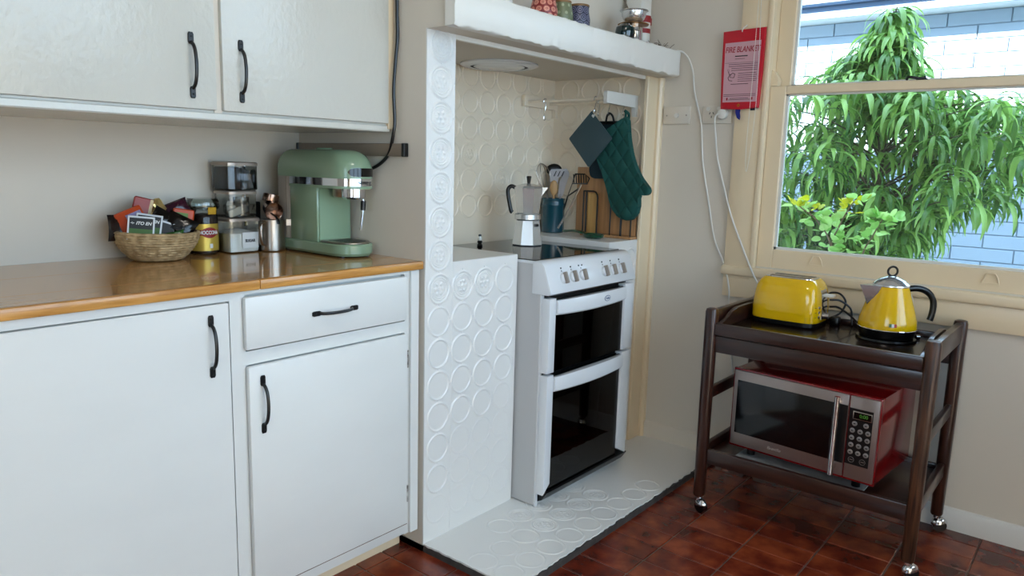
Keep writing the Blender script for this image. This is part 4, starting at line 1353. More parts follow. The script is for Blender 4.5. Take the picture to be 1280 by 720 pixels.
ht = [(0.196, 1.4275), (0.1915, 1.4345), (0.1885, 1.4335), (0.187, 1.431), (0.1855, 1.4335), (0.1825, 1.4345), (0.178, 1.4275 + 0.003), (0.187, 1.4185)]
cloth_shape('heart_cutout', ht, 1.1465, 0.001, MATS['painted_relief_tile'], sm, 0, 0.0002)
MB().tube([(1.150, 0.197, 1.441), (1.165, 0.199, 1.452), (1.185, 0.2, 1.447)], 0.002, 6).build('hanging_cord', M_blackp, sm)
ph = thing('pot_holder', 'dark blue pot holder with black strap half hidden behind the green mitt', 'pot holder', (1.235, 0.16, 1.167))
pp = [(0.195, 1.400), (0.110, 1.400), (0.088, 1.36), (0.088, 1.20), (0.100, 1.172), (0.200, 1.167), (0.232, 1.172), (0.246, 1.195), (0.240, 1.30), (0.215, 1.39)]
cloth_shape('holder_body', pp, 1.228, 0.014, mat('navy_teal_cloth', (0.04, 0.16, 0.20), 0.8), ph, 3, 0.005)
MB().box(1.215, 1.222, 0.105, 0.205, 1.396, 1.410, 0.002, 1).build('top_strap', M_blackp, ph)
MB().tube([(1.219, 0.170, 1.405), (1.216, 0.163, 1.432), (1.212, 0.150, 1.442), (1.216, 0.136, 1.430), (1.219, 0.130, 1.405)], 0.0045, 8, smooth=4).build('hanging_loop', M_blackp, ph)

# round extractor grille in the recess ceiling
vt = thing('ceiling_vent', 'round white extractor vent set in the recess ceiling', 'vent', (0.71, 0.33, 1.594))
vt.location.z = 1.594
MB().lathe([(0.148, 1.5935), (0.150, 1.588), (0.140, 1.583), (0.112, 1.580), (0.108, 1.584)], (0.700, 0.33, 0), 48, cap=False).build('rim', M_enam, vt)
MB().lathe([(0.001, 1.577), (0.080, 1.577), (0.098, 1.582), (0.100, 1.590)], (0.700, 0.33, 0), 48).build('centre_disc', M_enam, vt)
m = MB()
for k in range(60):
    a = 2 * PI * k / 60
    m.box(-0.0015, 0.0015, 0.098, 0.112, 1.582, 1.586)
    vs = list(m.bm.verts)[-8:]
    bmesh.ops.rotate(m.bm, verts=vs, cent=(0, 0, 0), matrix=Matrix.Rotation(a, 3, 'Z'))
    bmesh.ops.translate(m.bm, verts=vs, vec=(0.700, 0.33, 0))
m.build('grille', M_black, vt, smooth=0)

# ================================================================== ON THE MANTEL
ZMt = 1.6855
def motif_mat(name, base, fig, kind, scale):
    if name in MATS:
        return MATS[name]
    m_ = mat(name, base, 0.35)
    nt = m_.node_tree
    b = nt.nodes['Principled BSDF']
    tcn = nt.nodes.new('ShaderNodeTexCoord')
    sx_ = nt.nodes.new('ShaderNodeSeparateXYZ')
    nt.links.new(tcn.outputs['Object'], sx_.inputs[0])
    at_ = nt.nodes.new('ShaderNodeMath')
    at_.operation = 'ARCTAN2'
    nt.links.new(sx_.outputs[1], at_.inputs[0])
    nt.links.new(sx_.outputs[0], at_.inputs[1])
    cb = nt.nodes.new('ShaderNodeCombineXYZ')
    m1 = nt.nodes.new('ShaderNodeMath')
    m1.operation = 'MULTIPLY'
    m1.inputs[1].default_value = scale / (2 * PI)
    nt.links.new(at_.outputs[0], m1.inputs[0])
    m2 = nt.nodes.new('ShaderNodeMath')
    m2.operation = 'MULTIPLY'
    m2.inputs[1].default_value = scale / (2 * PI * 0.036)
    nt.links.new(sx_.outputs[2], m2.inputs[0])
    # brick-like stagger: shift alternate rows by half a motif
    fl = nt.nodes.new('ShaderNodeMath')
    fl.operation = 'FLOOR'
    nt.links.new(m2.outputs[0], fl.inputs[0])
    md = nt.nodes.new('ShaderNodeMath')
    md.operation = 'MULTIPLY_ADD'
    md.inputs[1].default_value = 0.5
    nt.links.new(fl.outputs[0], md.inputs[0])
    nt.links.new(m1.outputs[0], md.inputs[2])
    def frac_c(src):
        f_ = nt.nodes.new('ShaderNodeMath')
        f_.operation = 'FRACT'
        nt.links.new(src, f_.inputs[0])
        s_ = nt.nodes.new('ShaderNodeMath')
        s_.operation = 'SUBTRACT'
        s_.inputs[1].default_value = 0.5
        nt.links.new(f_.outputs[0], s_.inputs[0])
        return s_.outputs[0]
    nt.links.new(frac_c(md.outputs[0]), cb.inputs[0])
    nt.links.new(frac_c(m2.outputs[0]), cb.inputs[1])
    ln = nt.nodes.new('ShaderNodeVectorMath')
    ln.operation = 'LENGTH'
    nt.links.new(cb.outputs[0], ln.inputs[0])
    cr = nt.nodes.new('ShaderNodeValToRGB')
    cr.color_ramp.interpolation = 'CONSTANT'
    e = cr.color_ramp.elements
    if kind == 'petal':
        stops = [(0.0, fig), (0.10, base), (0.15, fig), (0.40, base)]
    elif kind == 'wave':
        stops = [(0.0, base), (0.14, fig), (0.24, base), (0.37, fig), (0.47, base)]
    else:
        stops = [(0.0, fig), (0.20, base)]
    e[0].position, e[0].color = stops[0][0], lin(stops[0][1])
    e[1].position, e[1].color = stops[1][0], lin(stops[1][1])
    for p_, c_ in stops[2:]:
        q_ = e.new(p_)
        q_.color = lin(c_)
    nt.links.new(ln.outputs['Value'], cr.inputs[0])
    nt.links.new(cr.outputs[0], b.inputs['Base Color'])
    return m_
M_rim = mat('tan_rim', (0.50, 0.36, 0.20), 0.5)
def vase(label, x, y, prof, mm, rim):
    o = thing('vase', label, 'vase', (x, y, ZMt))
    MB().lathe([(r, ZMt + z) for r, z in prof], (x, y, 0), 36, cap=True).build('vase_body', mm, o)
    r, z = prof[-1]
    MB().lathe([(r + 0.001, ZMt + z - 0.006), (r + 0.002, ZMt + z - 0.003), (r + 0.001, ZMt + z + 0.001), (r - 0.004, ZMt + z + 0.001), (r - 0.005, ZMt + z - 0.004)], (x, y, 0), 36, cap=False).build('rim', M_rim, o)
    return o
M_vr = motif_mat('red_petal_print', (0.50, 0.13, 0.12), (0.80, 0.52, 0.44), 'petal', 11)
M_vg = motif_mat('green_sprig_print', (0.42, 0.45, 0.33), (0.62, 0.64, 0.52), 'dot', 9)
M_vn = motif_mat('navy_wave_print', (0.12, 0.13, 0.22), (0.44, 0.44, 0.54), 'wave', 9)
vase('dark red vase with pale petal pattern, on the mantel', 0.498, -0.030, [(0.036, 0), (0.045, 0.012), (0.046, 0.030), (0.040, 0.055), (0.034, 0.085), (0.037, 0.110)], M_vr, M_rim)
vase('sage green patterned vase with tan rim, between red and navy vases', 0.602, -0.028, [(0.030, 0), (0.038, 0.012), (0.039, 0.030), (0.034, 0.055), (0.030, 0.078)], M_vg, M_rim)
vase('navy vase with wave pattern and tan rim, on the mantel', 0.700, -0.030, [(0.030, 0), (0.039, 0.014), (0.040, 0.034), (0.035, 0.058), (0.034, 0.082)], M_vn, M_rim)
cu = thing('pale_cup', 'small pale cup at the beam end by the wall cabinet', 'cup', (0.283, -0.03, ZMt))
MB().lathe([(0.024, ZMt), (0.030, ZMt + 0.006), (0.034, ZMt + 0.040), (0.032, ZMt + 0.040), (0.028, ZMt + 0.008), (0.001, ZMt + 0.006)], (0.283, -0.03, 0), 28).build('cup_body', M_whitep, cu)
MB().tube([(0.315, -0.03, ZMt + 0.034), (0.332, -0.03, ZMt + 0.030), (0.330, -0.03, ZMt + 0.014), (0.312, -0.03, ZMt + 0.012)], 0.004, 8, smooth=4).build('handle', M_whitep, cu)

tb = thing('round_pot', 'small round dark teal glazed pot beside the brass topped tin', 'pot', (0.978, -0.050, ZMt))
MB().lathe([(0.020, ZMt), (0.034, ZMt + 0.012), (0.038, ZMt + 0.030), (0.034, ZMt + 0.050), (0.020, ZMt + 0.062), (0.006, ZMt + 0.064)], (0.978, -0.050, 0), 28).build('pot_body', mat('teal_black_glaze', (0.04, 0.17, 0.17), 0.12, coat=0.6, col2=(0.02, 0.02, 0.04), vscale=9), tb)
MB().lathe([(0.006, ZMt + 0.0638), (0.007, ZMt + 0.066), (0.003, ZMt + 0.066)], (0.978, -0.050, 0), 12).build('mouth', M_blackp, tb)
ti = thing('steel_tin', 'polished steel cylinder tin with wide brass collar on the mantel', 'tin', (1.060, -0.035, ZMt))
MB().lathe([(0.034, ZMt), (0.036, ZMt + 0.003), (0.036, ZMt + 0.045), (0.037, ZMt + 0.047), (0.036, ZMt + 0.049), (0.036, ZMt + 0.072)], (1.060, -0.035, 0), 32).build('tin_body', M_chrome, ti)
MB().lathe([(0.037, ZMt + 0.068), (0.058, ZMt + 0.070), (0.060, ZMt + 0.074), (0.050, ZMt + 0.079), (0.036, ZMt + 0.082), (0.030, ZMt + 0.082)], (1.060, -0.035, 0), 32).build('collar', mat('brass', (0.66, 0.50, 0.30), 0.3, metal=1.0), ti)
bo = thing('steel_bowl', 'small polished steel bowl resting on top of the brass collared tin', 'bowl', (1.060, -0.035, ZMt + 0.082))
zb = ZMt + 0.082
MB().lathe([(0.024, zb), (0.030, zb + 0.002), (0.040, zb + 0.010), (0.0455, zb + 0.022), (0.0475, zb + 0.038), (0.055, zb + 0.041), (0.054, zb + 0.043), (0.046, zb + 0.040), (0.043, zb + 0.022), (0.001, zb + 0.006)], (1.060, -0.035, 0), 36).build('bowl_body', mat('satin_chrome', (0.86, 0.87, 0.88), 0.2, metal=0.85), bo)
MB().tube([(1.034, -0.03, zb + 0.037), (1.010, -0.028, zb + 0.060), (0.985, -0.026, zb + 0.085)], 0.0028, 8, smooth=3).build('spoon_handle', M_steel, bo)
def can(label, x, y, z0, h, r, bands):
    o = thing('tin_can', label, 'can', (x, y, z0))
    MB().lathe([(r - 0.002, z0), (r, z0 + 0.002), (r, z0 + h - 0.002), (r - 0.002, z0 + h)], (x, y, 0), 28).build('can_body', M_whitep, o)
    for a, b in bands:
        MB().lathe([(r + 0.0004, z0 + a), (r + 0.001, z0 + a), (r + 0.001, z0 + b), (r + 0.0004, z0 + b)], (x, y, 0), 28, cap=False).build('red_band', M_red, o)
    return o
cn = can('white can with red bands standing behind the steel tin', 1.236, 0.030, ZMt, 0.150, 0.034, ((0.0, 0.035), (0.070, 0.088), (0.112, 0.138)))
MB().box(1.268, 1.296, 0.018, 0.042, ZMt + 0.110, ZMt + 0.140, 0.003, 2).build('red_handle', M_red, cn)
wb = thing('white_box', 'white box standing on the red banded can', 'box', (1.222, 0.04, ZMt + 0.1505))
MB().box(1.180, 1.264, 0.005, 0.075, ZMt + 0.1505, ZMt + 0.24, 0.004, 2).build('box_body', M_whitep, wb)
MB().box(1.197, 1.202, 0.0035, 0.0055, ZMt + 0.156, ZMt + 0.160).build('fastener', M_ink, wb)
dp = thing('dried_sprig', 'little dried brown sprig lying at the beam end by the window', 'dried plant', (1.235, -0.055, ZMt))
m = MB()
rg = random.Random(11)
for k in range(34):
    a = rg.uniform(0, 2 * PI)
    L = rg.uniform(0.02, 0.045)
    b0 = Vector((1.235 + rg.uniform(-0.03, 0.03), -0.06 + rg.uniform(-0.02, 0.02), ZMt))
    p1 = b0 + Vector((math.cos(a) * L * 0.5, math.sin(a) * L * 0.4, L * 0.5))
    p2 = b0 + Vector((math.cos(a) * L, math.sin(a) * L * 0.6, L * rg.uniform(0.5, 0.9)))
    m.tube([b0, p1, p2], 0.0009, 4, smooth=2)
m.build('twigs', mat('dried_twig', (0.36, 0.27, 0.17), 0.9), dp)
MB().sphere((1.222, -0.06, ZMt + 0.007), 0.012, 10, sc=(1.3, 1, 0.6)).build('seed_head', MATS['dried_twig'], dp)
# ================================================================== TROLLEY BY THE WINDOW
M_tea = wood('dark_stained_beech', (0.15, 0.075, 0.055), (0.27, 0.15, 0.105), 0.28, 'z', 5, coat=0.15)
M_teah = wood('dark_stained_beech_rail', (0.13, 0.066, 0.05), (0.23, 0.125, 0.09), 0.28, 'y', 5, coat=0.15)
M_worn = wood('worn_stained_beech', (0.13, 0.065, 0.045), (0.36, 0.23, 0.15), 0.38, 'z', 9)
tr = thing('serving_trolley', 'dark stained wooden serving trolley on castors under the window', 'trolley', (1.08, -0.865, 0.0))
LEG = {'fl': (0.868, -0.523), 'fr': (0.877, -1.203), 'bl': (1.295, -0.523), 'br': (1.298, -1.207)}
for k, (lx, ly) in LEG.items():
    m = MB().lathe([(0.016, 0.058), (0.0190, 0.064), (0.0205, 0.40), (0.0210, 0.735), (0.018, 0.745), (0.010, 0.748)], (lx, ly, 0), 20, sq=3)
    m.build('leg', M_worn if k == 'fr' else M_tea, tr)
    fwd = {'fl': (-0.2, -0.6), 'fr': (0.5, -0.6), 'bl': (0.3, -0.6), 'br': (0.3, -0.7)}[k]
    d = Vector((fwd[0], fwd[1], 0)).normalized()
    wc = Vector((lx, ly, 0.022)) + d * 0.012
    sd = Vector((-d.y, d.x, 0))
    cs = bpy.data.objects.new('castor', None)
    COL.objects.link(cs)
    cs.parent = tr
    MB().cyl(wc - sd * 0.010, wc + sd * 0.010, 0.022, seg=20).build('wheel', M_blackp, cs)
    m = MB().cyl((lx, ly, 0.048), (lx, ly, 0.062), 0.010, seg=12)
    m.build('socket', M_chrome, cs)
    m = MB().sphere((0, 0, 0), 0.0265, 16, sc=(0.62, 1.0, 1.0))
    bmesh.ops.bisect_plane(m.bm, geom=m.bm.verts[:] + m.bm.edges[:] + m.bm.faces[:], plane_co=(0, 0, 0.002), plane_no=(0, 0.25, -1), clear_outer=True)
    m.move(Matrix.Translation(wc + Vector((0, 0, 0.003))) @ Matrix.Rotation(math.atan2(d.y, d.x) - PI / 2, 4, 'Z'))
    m.build('hood', M_chrome, cs)
def rail(name, x0, x1, y0, y1, z0, z1, mm=None, bev=0.004):
    return MB().box(x0, x1, y0, y1, z0, z1, bev, 2).build(name, mm or M_teah, tr)
for yy in (-0.523, -1.205):
    rail('top_rail', 0.885, 1.282, yy - 0.011, yy + 0.011, 0.672, 0.740)
    rail('middle_rail', 0.885, 1.282, yy - 0.009, yy + 0.009, 0.418, 0.460)
    rail('bottom_rail', 0.885, 1.282, yy - 0.010, yy + 0.010, 0.200, 0.250)
rail('apron', 0.862, 0.880, -1.186, -0.540, 0.594, 0.653)
rail('apron', 1.288, 1.304, -1.190, -0.540, 0.594, 0.653)
rail('shelf_rail', 0.862, 0.882, -1.186, -0.540, 0.186, 0.240)
rail('shelf_rail', 1.286, 1.304, -1.190, -0.540, 0.186, 0.240)
rail('lower_shelf', 0.882, 1.286, -1.194, -0.534, 0.208, 0.222, None, 0.001)
# lift-off tray
ty = thing('serving_tray', 'dark wooden lift off tray forming the trolley top', 'tray', (1.08, -0.865, 0.655))
MB().box(0.868, 1.285, -1.190, -0.538, 0.668, 0.680).build('tray_base', wood('tray_base_wood', (0.07, 0.036, 0.028), (0.125, 0.068, 0.05), 0.25, 'y', 5, coat=0.3), ty)
MB().box(0.852, 0.868, -1.184, -0.542, 0.656, 0.699, 0.004, 2).build('tray_rim', M_teah, ty)
MB().box(1.270, 1.284, -1.184, -0.542, 0.680, 0.699, 0.003, 2).build('tray_rim', M_teah, ty)
for yy in (-0.551, -1.177):
    pts = [(0.868, 0.680), (0.868, 0.697), (0.90, 0.699), (0.925, 0.706), (0.95, 0.722), (0.975, 0.733), (1.01, 0.736), (1.14, 0.736), (1.175, 0.733), (1.20, 0.722), (1.225, 0.706), (1.25, 0.699), (1.284, 0.697), (1.284, 0.680)]
    m = MB().prism(pts, 'y', yy - 0.007, yy + 0.007, 0.003, 2)
    m.build('tray_handle', M_teah, ty)

# ---- sheet under the microwave
m = MB().box(0.905, 1.21, -1.052, -0.628, 0.2222, 0.228, 0.001, 1)
tag(m.build('marble_board', mat('pale_marble', (0.66, 0.67, 0.67), 0.35, col2=(0.50, 0.51, 0.51), vscale=14), None, loc=(1.05, -0.84, 0.2222)), 'thin pale marbled board lying under the microwave', 'board')

# ---- microwave
M_mred = mat('metallic_red', (0.44, 0.016, 0.03), 0.22, coat=0.5, spec=0.5)
M_front = mat('brushed_front', (0.62, 0.57, 0.55), 0.34, metal=0.85)
mw = thing('microwave', 'red microwave with steel front on the lower trolley shelf', 'microwave', (0.916, -0.600, 0.228))
O = Vector((0.916, -0.600, 0.228))
def mbx(name, x0, x1, y0, y1, z0, z1, mm, bev=0.0, parent=None):
    return MB().box(O.x + x0, O.x + x1, O.y + y0, O.y + y1, O.z + z0, O.z + z1, bev, 2).build(name, mm, parent or mw)
HT = 0.314
mbx('case', 0.012, 0.345, -0.487, 0.0, 0.034, HT, M_mred, 0.006)
mbx('case_front', 0.0, 0.014, -0.489, 0.002, 0.032, HT + 0.001, M_mred, 0.004)
for fx in (0.05, 0.30):
    for fy in (-0.06, -0.42):
        MB().cyl((O.x + fx, O.y + fy, O.z), (O.x + fx, O.y + fy, O.z + 0.036), 0.014, seg=12).build('foot', M_blackp, mw)
dm = mbx('door', -0.006, 0.004, -0.392, -0.004, 0.040, HT - 0.006, M_front, 0.003)
mbx('window', -0.0072, -0.004, -0.345, -0.018, 0.084, 0.274, mat('microwave_glass', (0.016, 0.017, 0.024), 0.12), 0.002, dm)
mbx('dark_end', -0.0072, -0.004, -0.391, -0.345, 0.084, 0.274, M_blackp, 0.0, dm)
hd = MB().cyl((O.x - 0.034, O.y - 0.366, O.z + 0.046), (O.x - 0.034, O.y - 0.366, O.z + 0.302), 0.0085, seg=14)
for z in (0.070, 0.284):
    hd.box(O.x - 0.034, O.x - 0.004, O.y - 0.372, O.y - 0.360, O.z + z - 0.006, O.z + z + 0.006)
hd.build('handle', M_chrome, dm)
lettering('Breville', 0.016, (O.x - 0.0064, O.y - 0.165, O.z + 0.062), FACE_X, mat('pale_steel_letter', (0.72, 0.69, 0.68), 0.4, metal=0.5), dm, shear=0.2)
pm = mbx('control_panel', -0.006, 0.004, -0.484, -0.396, 0.040, HT - 0.006, M_front, 0.003)
mbx('panel_face', -0.0072, -0.004, -0.468, -0.397, 0.088, 0.270, M_blackp, 0.0, pm)
mbx('display_frame', -0.0084, -0.005, -0.466, -0.408, 0.236, 0.262, M_steel, 0.001, pm)
mbx('display', -0.0090, -0.006, -0.463, -0.411, 0.239, 0.259, mat('lcd_dark', (0.012, 0.018, 0.014), 0.15), 0.0, pm)
M_lcd = mat('lcd_digit', (0.22, 0.42, 0.10), 0.5, emit=0.06)
lettering('0:00', 0.015, (O.x - 0.0094, O.y - 0.441, O.z + 0.249), FACE_X, M_lcd, pm, bold=0.0004)
bt = MB().lathe([(0.0078, 0.0), (0.0078, 0.0016), (0.0065, 0.0022)], (0, 0, 0), 16).mesh('button', mat('silver_button', (0.55, 0.53, 0.52), 0.35, metal=0.5), None)
br = MB().lathe([(0.0092, 0.0), (0.0092, 0.0012), (0.0080, 0.0012), (0.0080, 0.0)], (0, 0, 0), 18, cap=False).mesh('button_ring', MATS['silver_button'], None)
mk_ = MB().box(-0.003, 0.003, -0.0015, 0.0015, 0.002, 0.0026).mesh('symbol', M_ink, None)
spots = [(-0.416, 0.222), (-0.450, 0.222)] + [(-0.411 - 0.0235 * c, 0.199 - 0.0235 * r) for r in range(4) for c in range(3)]
for (yy, zz) in spots:
    b_ = inst('button', bt, mw, (O.x - 0.0072, O.y + yy, O.z + zz), FACE_X)
    s_ = bpy.data.objects.new('symbol', mk_)
    COL.objects.link(s_)
    s_.parent = b_
for yy in (-0.416, -0.450):
    inst('button_ring', br, mw, (O.x - 0.0072, O.y + yy, O.z + 0.104), FACE_X)
    mbx('button_legend', -0.0076, -0.007, yy - 0.005, yy + 0.005, 0.1028, 0.1052, M_front, 0.0, pm)
mw.rotation_euler = (0, 0, math.radians(-4.75))

# ---- toaster
M_yel = mat('yellow_enamel', (0.87, 0.69, 0.02), 0.16, coat=0.5)
tx, ty_ = 1.160, -0.690
ts = thing('toaster', 'glossy yellow two slot toaster on the trolley tray', 'toaster', (tx, ty_, 0.680))
def sell(a, b, n, z, seg=56):
    out = []
    for i in range(seg):
        t = 2 * PI * i / seg
        c, s = math.cos(t), math.sin(t)
        out.append((tx + a * math.copysign(abs(c) ** (2 / n), c), ty_ + b * math.copysign(abs(s) ** (2 / n), s), z))
    return out
MB().rings([sell(0.086, 0.110, 5, 0.6805), sell(0.090, 0.114, 5, 0.686), sell(0.090, 0.114, 5, 0.701)]).build('base', M_blackp, ts)
MB().rings([sell(0.0925, 0.1165, 5, 0.7005), sell(0.0935, 0.118, 5, 0.706), sell(0.093, 0.118, 5, 0.740), sell(0.090, 0.115, 5, 0.785), sell(0.085, 0.109, 5, 0.815), sell(0.076, 0.100, 5, 0.834), sell(0.064, 0.090, 5, 0.8445), sell(0.056, 0.084, 5, 0.847)]).build('shell', M_yel, ts, smooth=50)
MB().rings([sell(0.0540, 0.083, 6, 0.8465), sell(0.0535, 0.0825, 6, 0.8500)]).build('top_plate', M_chrome, ts)
for dx in (-0.024, 0.024):
    MB().box(tx + dx - 0.013, tx + dx + 0.013, ty_ - 0.070, ty_ + 0.070, 0.8498, 0.8508).build('slot', mat('slot_dark', (0.02, 0.03, 0.07), 0.2), ts)
ye = ty_ - 0.1185
pl = MB().prism([(ye + 0.006, 0.712), (ye - 0.001, 0.712), (ye - 0.001, 0.745), (ye + 0.004, 0.800), (ye + 0.012, 0.820), (ye + 0.020, 0.820)], 'x', tx - 0.030, tx + 0.030)
pl.build('end_plate', M_chrome, ts)
MB().box(tx - 0.018, tx + 0.018, ye - 0.030, ye + 0.004, 0.790, 0.799, 0.003, 2).build('lever', M_whitep, ts)
MB().cyl((tx - 0.004, ye + 0.004, 0.722), (tx - 0.004, ye - 0.018, 0.722), 0.013, 0.011, seg=18).build('dial', M_chrome, ts)
for k in range(3):
    zz = 0.722 + 0.017 * k
    b_ = MB().lathe([(0.0055, 0.0), (0.0055, 0.004), (0.003, 0.0045)], (0, 0, 0), 14)
    b_.move(Matrix.Translation((tx - 0.052, ye + 0.0045, zz)) @ Matrix.Rotation(PI / 2, 4, 'X'))
    b_.build('button', M_chrome, ts)
    MB().box(tx - 0.073, tx - 0.064, ye + 0.002 + 0.004, ye + 0.016, zz - 0.0008, zz + 0.0008).build('button_mark', M_ink, ts)
cl = [(1.235, -0.800, 0.700), (1.250, -0.835, 0.720), (1.262, -0.850, 0.760), (1.258, -0.830, 0.790), (1.250, -0.800, 0.792), (1.240, -0.785, 0.775)]
MB().tube(cl, 0.0036, 8, smooth=6).build('power_cord', M_blackp, ts)
MB().tube([(1.222, -0.806, 0.770), (1.245, -0.835, 0.768), (1.262, -0.868, 0.742), (1.262, -0.875, 0.705), (1.255, -0.880, 0.684)], 0.0036, 8, smooth=6).build('power_cord', M_blackp, ts)
MB().tube([(1.225, -0.806, 0.745), (1.242, -0.830, 0.744), (1.255, -0.865, 0.722), (1.240, -0.90, 0.700), (1.225, -0.915, 0.686)], 0.0036, 8, smooth=6).build('power_cord', M_blackp, ts)
MB().box(1.215, 1.245, -0.845, -0.812, 0.6805, 0.712, 0.006, 2).build('cord_plug', M_blackp, ts)

# ---- kettle
M_polish = mat('satin_chrome', (0.86, 0.87, 0.88), 0.2, metal=0.85)
ex, ey, ez = 1.128, -1.020, 0.680
ke = thing('kettle', 'glossy yellow cone shaped kettle with chrome lid and black ring', 'kettle', (ex, ey, ez))
MB().lathe([(0.088, ez + 0.0005), (0.092, ez + 0.003), (0.090, ez + 0.009), (0.075, ez + 0.012)], (ex, ey, 0), 40).build('power_base', mat('base_grey', (0.045, 0.055, 0.06), 0.25), ke)
MB().lathe([(0.076, ez + 0.0115), (0.082, ez + 0.014), (0.087, ez + 0.030), (0.0885, ez + 0.040)], (ex, ey, 0), 40).build('foot', M_blackp, ke)
MB().lathe([(0.0890, ez + 0.039), (0.0900, ez + 0.041), (0.0890, ez + 0.043)], (ex, ey, 0), 40, cap=False).build('trim_ring', M_chrome, ke)
MB().lathe([(0.0885, ez + 0.042), (0.0890, ez + 0.050), (0.0865, ez + 0.068), (0.0780, ez + 0.100), (0.0670, ez + 0.135), (0.0580, ez + 0.163), (0.0530, ez + 0.178)], (ex, ey, 0), 44).build('body', M_yel, ke)
MB().lathe([(0.0535, ez + 0.177), (0.0560, ez + 0.180), (0.0555, ez + 0.184), (0.0400, ez + 0.199), (0.0180, ez + 0.209), (0.010, ez + 0.211)], (ex, ey, 0), 40).build('lid', M_polish, ke)
rc = Vector((ex, ey, ez + 0.226))
ring = [rc + RH * 0.0155 * math.cos(2 * PI * k / 20) + Vector((0, 0, 0.0155)) * math.sin(2 * PI * k / 20) for k in range(20)]
MB().tube(ring, 0.0036, 8, closed=True).build('lid_ring', M_blackp, ke)
LH = -RH
c0 = Vector((ex, ey, ez))
spt = MB()
def sp_ring(base, out, hw, z):
    """v-shaped spout section"""
    p = c0 + Vector((0, 0, z))
    sd = LH.cross(Vector((0, 0, 1))).normalized()
    return [p + LH * base + sd * hw, p + LH * out, p + LH * base - sd * hw]
spt.rings([sp_ring(0.066, 0.070, 0.010, 0.105), sp_ring(0.058, 0.084, 0.022, 0.140), sp_ring(0.050, 0.098, 0.030, 0.170), sp_ring(0.046, 0.103, 0.032, 0.180)])
spt.build('spout', M_polish, ke)
def hpt(a, z):
    return c0 + RH * a + Vector((0, 0, z))
hpts = [hpt(0.050, 0.168), hpt(0.085, 0.172), hpt(0.118, 0.163), hpt(0.140, 0.140), hpt(0.146, 0.110), hpt(0.143, 0.080), hpt(0.139, 0.066)]
MB().tube(hpts, 0.0105, 12, smooth=5, flat=(0.8, 1.0)).build('handle', M_blackp, ke)
MB().tube([p + RH * 0.0085 for p in hpts[1:6]], 0.0045, 8, smooth=5, flat=(1.4, 0.6)).build('handle_trim', M_chrome, ke)
gp = MB().tube([hpt(0.0640, 0.150), hpt(0.0745, 0.115), hpt(0.0850, 0.075), hpt(0.0885, 0.052)], 0.0065, 10, smooth=4)
gp.build('water_gauge', mat('gauge_plastic', (0.80, 0.80, 0.77), 0.3), ke)
fa = math.atan2(-1.5816 - ey, -1.5291 - ex) + 0.20
for k, colr in enumerate(((0.05, 0.35, 0.13), (0.82, 0.82, 0.80), (0.70, 0.06, 0.05))):
    aa = fa + (k - 1) * 0.085
    mm = MB()
    r0, r1 = 0.0890, 0.0868
    rings = []
    for j in range(5):
        a = aa - 0.043 + 0.086 * j / 4
        rings.append([on_cyl(ex, ey, r0 + 0.0004, a, ez + 0.056), on_cyl(ex, ey, r0 + 0.0008, a, ez + 0.056), on_cyl(ex, ey, r1 + 0.0010, a, ez + 0.0665), on_cyl(ex, ey, r1 + 0.0002, a, ez + 0.0665)])
    mm.rings(rings)
    mm.build('flag_stripe', mat('flag_%d' % k, colr, 0.3), ke)
MB().cyl(hpt(0.100, 0.008), hpt(0.112, 0.008), 0.008, seg=14).build('base_switch', M_chrome, ke)
MB().tube([(1.195, -0.962, 0.686), (1.225, -0.935, 0.690), (1.25, -0.925, 0.690), (1.264, -0.940, 0.690)], 0.0036, 8, smooth=6).build('power_cord', M_blackp, ke)

# ================================================================== ON THE WINDOW WALL
XS = XW
sw = thing('light_switch', 'old cream wall switch plate with a single round button', 'switch', (XS, -0.096, 1.401))
MB().box(XS - 0.009, XS, -0.157, -0.036, 1.401, 1.472, 0.003, 2).build('plate', M_wall, sw)
MB().cyl((XS - 0.008, -0.096, 1.436), (XS - 0.014, -0.096, 1.436), 0.010, 0.009, seg=18).build('button', M_whitep, sw)
for yy in (-0.052, -0.141):
    MB().cyl((XS - 0.0085, yy, 1.436), (XS - 0.010, yy, 1.436), 0.0035, seg=10).build('screw', M_steel, sw)
gp = thing('power_outlet', 'cream double power outlet with one plug in beside the fire blanket', 'outlet', (XS, -0.274, 1.401))
MB().box(XS - 0.009, XS, -0.336, -0.213, 1.401, 1.470, 0.003, 2).build('plate', M_wall, gp)
for yy in (-0.236, -0.282):
    MB().cyl((XS - 0.008, yy, 1.459), (XS - 0.0125, yy, 1.459), 0.0078, seg=16).build('rocker', M_whitep, gp)
for (yy, zz, rr) in ((-0.2435, 1.4415, 0.5), (-0.2585, 1.4415, -0.5), (-0.251, 1.4275, 0)):
    m = MB().box(-0.0003, 0.0003, -0.0014, 0.0014, -0.0045, 0.0045)
    m.move(Matrix.Translation((XS - 0.0092, yy, zz)) @ Matrix.Rotation(rr, 4, 'X'))
    m.build('pin_slot', M_ink, gp)
pg = thing('plug_and_cord', 'white plug with cord running from the outlet to the toaster', 'cord', (XS - 0.012, -0.300, 1.437))
MB().lathe([(0.020, XS - 0.0095), (0.021, XS - 0.014), (0.019, XS - 0.030), (0.012, XS - 0.034)], (0, -0.303, 1.437), 20, ax='x').build('plug', M_whitep, pg)
MB().tube([(XS - 0.030, -0.300, 1.437), (XS - 0.034, -0.283, 1.432), (XS - 0.030, -0.276, 1.412), (XS - 0.016, -0.279, 1.350), (XS - 0.012, -0.290, 1.270), (XS - 0.016, -0.325, 1.163), (XS - 0.026, -0.373, 1.038), (XS - 0.030, -0.425, 0.930), (XS - 0.036, -0.470, 0.845), (XS - 0.060, -0.520, 0.78), (XS - 0.085, -0.60, 0.70), (1.255, -0.640, 0.690)], 0.0034, 8, smooth=6).build('cord', M_whitep, pg)
